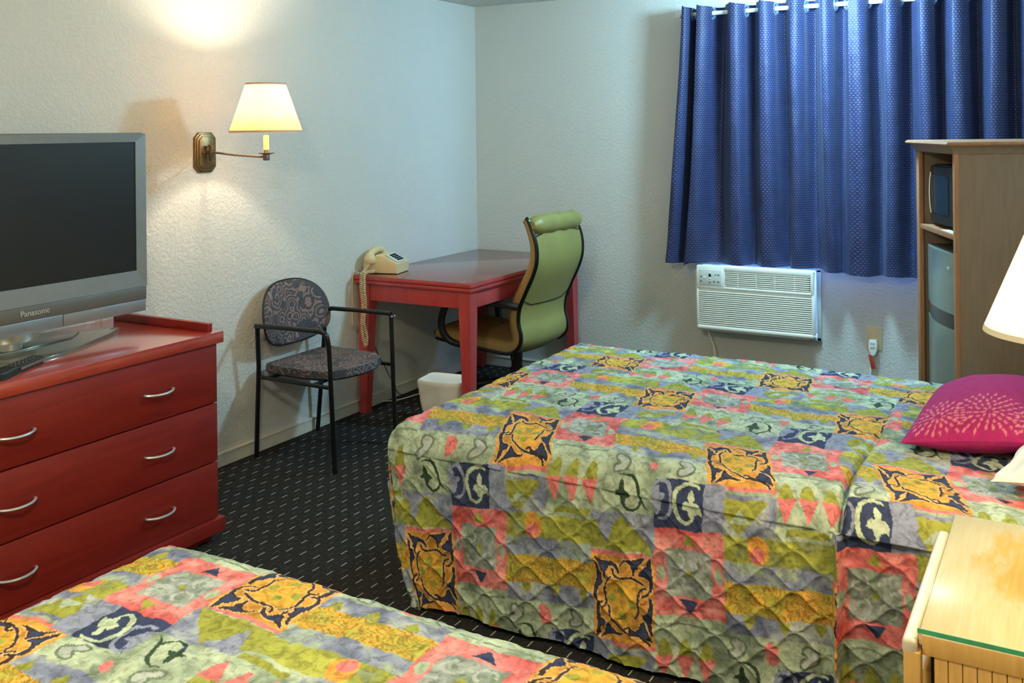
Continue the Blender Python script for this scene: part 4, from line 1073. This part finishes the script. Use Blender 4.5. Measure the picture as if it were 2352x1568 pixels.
CM = Matrix.Translation(CN) @ Matrix.Rotation(CA, 4, 'Z')
t = thing('microwave', 'black microwave on the upper shelf of the brown cabinet', 'microwave', CM @ Vector((.22, .285, 1.1445)), CA, local=True)
bm = new(); box2(bm, (-.155, -.232, .012), (.20, .232, .268), .006); fin('housing', bm, M['blackplastic'], t)
for x in (-.12, .16):
    for y in (-.19, .19):
        bm = new(); add_lathe(bm, [(.001, 0), (.012, 0), (.012, .014), (.001, .014)], (x, y, 0), 10); fin('foot', bm, M['blackplastic'], t)
n = 14; dp = [(-.168 - .022 * (1 - ((y - .045) / .19) ** 2), y) for y in np.linspace(-.12, .23, n)] + [(-.152, .23), (-.152, -.12)]
bm = new(); add_prism(bm, dp, .245, Matrix.Translation((0, 0, .016)), .003); d = fin('door', bm, M['blackplastic'], t)
dp = [(-.1705 - .022 * (1 - ((y - .045) / .19) ** 2), y) for y in np.linspace(-.075, .175, n)] + [(-.165, .175), (-.165, -.075)]
bm = new(); add_prism(bm, dp, .165, Matrix.Translation((0, 0, .060))); fin('window', bm, M['microglass'], d)
bm = new(); add_tube(bm, [(-.172, .218, .050), (-.176, .221, .08), (-.178, .222, .14), (-.176, .221, .20), (-.172, .218, .232)], .004, 8); fin('edge_handle', bm, M['chrome'], d)
bm = new(); box2(bm, (-.170, -.230, .016), (-.150, -.122, .261), .003); cp = fin('control_panel', bm, M['blackplastic'], t)
bm = new(); add_lathe(bm, [(.001, 0), (.034, 0), (.034, .008), (.030, .010), (.001, .010)], (0, 0, 0), 24); bmesh.ops.transform(bm, matrix=Matrix.Translation((-.170, -.165, .115)) @ Matrix.Rotation(-PI / 2, 4, 'Y'), verts=bm.verts); fin('dial_plate', bm, M['whiteplastic2'], cp)
for z in (.168, .062, .045, .03):
    for y in (-.142, -.165, -.188):
        bm = new(); box2(bm, (-.1725, y - .008, z - .006), (-.169, y + .008, z + .006), .001); fin('button', bm, M['whiteplastic2'], cp)
bm = new(); poly = [(-.205, -.05), (-.19, -.235), (-.10, -.242), (-.12, -.16), (-.165, -.06)]
tp = thing('paper_sheet', 'white folded paper on the cabinet shelf in front of the microwave', 'paper', CM @ Vector((.22, .285, 1.1432)), CA, local=True)
bm.free(); bm = new(); box2(bm, (-.208, -.242, 0), (-.176, -.06, .0018)); bmesh.ops.translate(bm, vec=(0, 0, .0003), verts=bm.verts); fin('sheet', bm, M['paper'], tp, False)
t = thing('mini_fridge', 'grey two door mini fridge in the bottom of the brown cabinet', 'fridge', CM @ Vector((.27, .275, .056)), CA, local=True)
bm = new(); box2(bm, (-.205, -.232, .012), (.215, .232, 1.000), .006); fin('housing', bm, M['fridgeband'], t)
def fdoor(z0, z1, nm, bul=.030):
    dp = [(-.236 - bul * (1 - (y / .236) ** 2), y) for y in np.linspace(-.236, .236, 18)] + [(-.208, .236), (-.208, -.236)]
    bm = new(); add_prism(bm, dp, z1 - z0, Matrix.Translation((0, 0, z0)), .004); return fin(nm, bm, M['fridge'], t)
fd = fdoor(.752, 1.000, 'freezer_door'); fdoor(.02, .690, 'fridge_door')
dp = [(-.230 - .036 * (1 - (y / .236) ** 2), y) for y in np.linspace(-.234, .234, 18)] + [(-.204, .234), (-.204, -.234)]
bm = new(); add_prism(bm, dp, .060, Matrix.Translation((0, 0, .691)), .003); fin('handle_band', bm, M['fridgeband'], t)
bm = new(); box2(bm, (-.258, -.145, .930), (-.2480, -.095, .944), .001); fin('badge', bm, M['chrome'], fd)

# ------------------------------------------------------------------ nightstand and table lamp
NZ = .637
t = thing('nightstand', 'maple nightstand with a green edged glass top between the beds', 'nightstand', (3.49, -3.39, 0))
bm = new(); box2(bm, (3.280, -3.700, .606), (3.740, -3.045, .6275), .003); fin('top', bm, M['tabletop'], t)['label'] = 'worn maple veneer top under glass'
bm = new(); box2(bm, (3.279, -3.7000, .628), (3.735, -3.045, .6375), .0015); fin('glass_sheet', bm, M['glass'], t)
bm = new(); box2(bm, (3.2785, -3.7015, .6285), (3.735, -3.6995, .6372)); fin('glass_edge', bm, M['glassedge'], t)
bm = new(); box2(bm, (3.253, -3.722, .590), (3.279, -3.15, .622), .009, 4); fin('front_rail', bm, M['pale'], t)['label'] = 'pale rounded front rail'
for y in (-3.722, -3.15 - .030):
    bm = new(); box2(bm, (3.256, y, 0), (3.286, y + .030, .600), .003); fin('leg', bm, M['lightwood'], t)
bm = new(); box2(bm, (3.287, -3.703, .590), (3.738, -3.690, .6265), .001); fin('apron', bm, M['lightwood'], t)
bm = new(); box2(bm, (3.30, -3.686, .05), (3.735, -3.07, .600)); fin('carcass', bm, M['darkbase'], t)
bm0 = new(); box2(bm0, (-.0118, 0, .05), (.0118, .013, .590), .002); off = ROOT.pop(t.name); s0 = fin('slat', bm0, M['lightwood'], t); ROOT[t.name] = off
for k in range(17):
    o = s0 if k == 0 else s0.copy()
    if k: C.objects.link(o)
    o.location = Vector((3.319 + k * .0246, -3.700, 0)) - off
for z0, z1 in ((.08, .30), (.32, .54)):
    bm = new(); box2(bm, (3.275, -3.66, z0), (3.300, -3.19, z1), .003); d = fin('drawer', bm, M['lightwood'], t)
    bm = new(); add_tube(bm, smooth_path([(3.275, -3.46, (z0 + z1) / 2), (3.252, -3.44, (z0 + z1) / 2), (3.252, -3.34, (z0 + z1) / 2), (3.275, -3.32, (z0 + z1) / 2)], 4), .005, 8); fin('handle', bm, M['chrome'], d)
TX, TY = 3.535, -3.388
t = thing('table_lamp', 'lit table lamp with a cream shade standing on the nightstand', 'table lamp', (TX, TY, NZ + .001))
z0 = NZ + .001
bm = new(); add_lathe(bm, [(.001, 0), (.080, 0), (.082, .012), (.050, .022), (.030, .040), (.045, .08), (.062, .14), (.060, .20), (.035, .28), (.018, .33), (.014, .44), (.001, .445)], (TX, TY, z0), 32); fin('base', bm, M['ivory'], t)
bm = new(); add_lathe(bm, [(.001, .44), (.014, .445), (.014, .50), (.001, .505)], (TX, TY, z0), 16); fin('socket', bm, M['bronze'], t)
bm = new(); add_lathe(bm, [(.001, .50), (.014, .505), (.016, .53), (.030, .56), (.031, .58), (.022, .605), (.001, .615)], (TX, TY, z0), 16); fin('bulb', bm, M['bulb'], t)
bm = new(); add_lathe(bm, [(.162, 1.160), (.072, 1.385), (.0705, 1.385), (.1605, 1.160), (.162, 1.160)], (TX, TY, 0), 64); sh = fin('shade', bm, M['shade2'], t)
bm = new(); add_lathe(bm, [(.1632, 1.157), (.1595, 1.168), (.1570, 1.168), (.1605, 1.157), (.1632, 1.157)], (TX, TY, 0), 64); fin('shade_trim', bm, M['pale'], sh)
lamp('table_glow', (0, 0, 1.24 - z0), L_TABLE, WARM, .035, parent=t)

# ------------------------------------------------------------------ loose wires
bm = new(); add_tube(bm, smooth_path([(.02, -.62, .09), (.03, -.66, .045), (.055, -.76, .004), (.10, -.80, .004), (.085, -.93, .004), (.06, -1.02, .004), (.02, -1.10, .012)], 6), .0030, 6)
o = fin('phone_wire', bm, M['whiteplastic']); tag(o, 'thin white wire looped on the carpet by the baseboard under the desk', 'wire')
bm = new(); add_tube(bm, smooth_path([(.004, -1.22, .56), (.006, -1.20, .45), (.008, -1.15, .34), (.008, -1.08, .24), (.012, -1.0, .12), (.022, -.95, .03), (.03, -.9, .005)], 6), .0022, 6)
o = fin('cable', bm, M['blackplastic']); tag(o, 'thin dark cable hanging down the wall under the desk', 'cable')
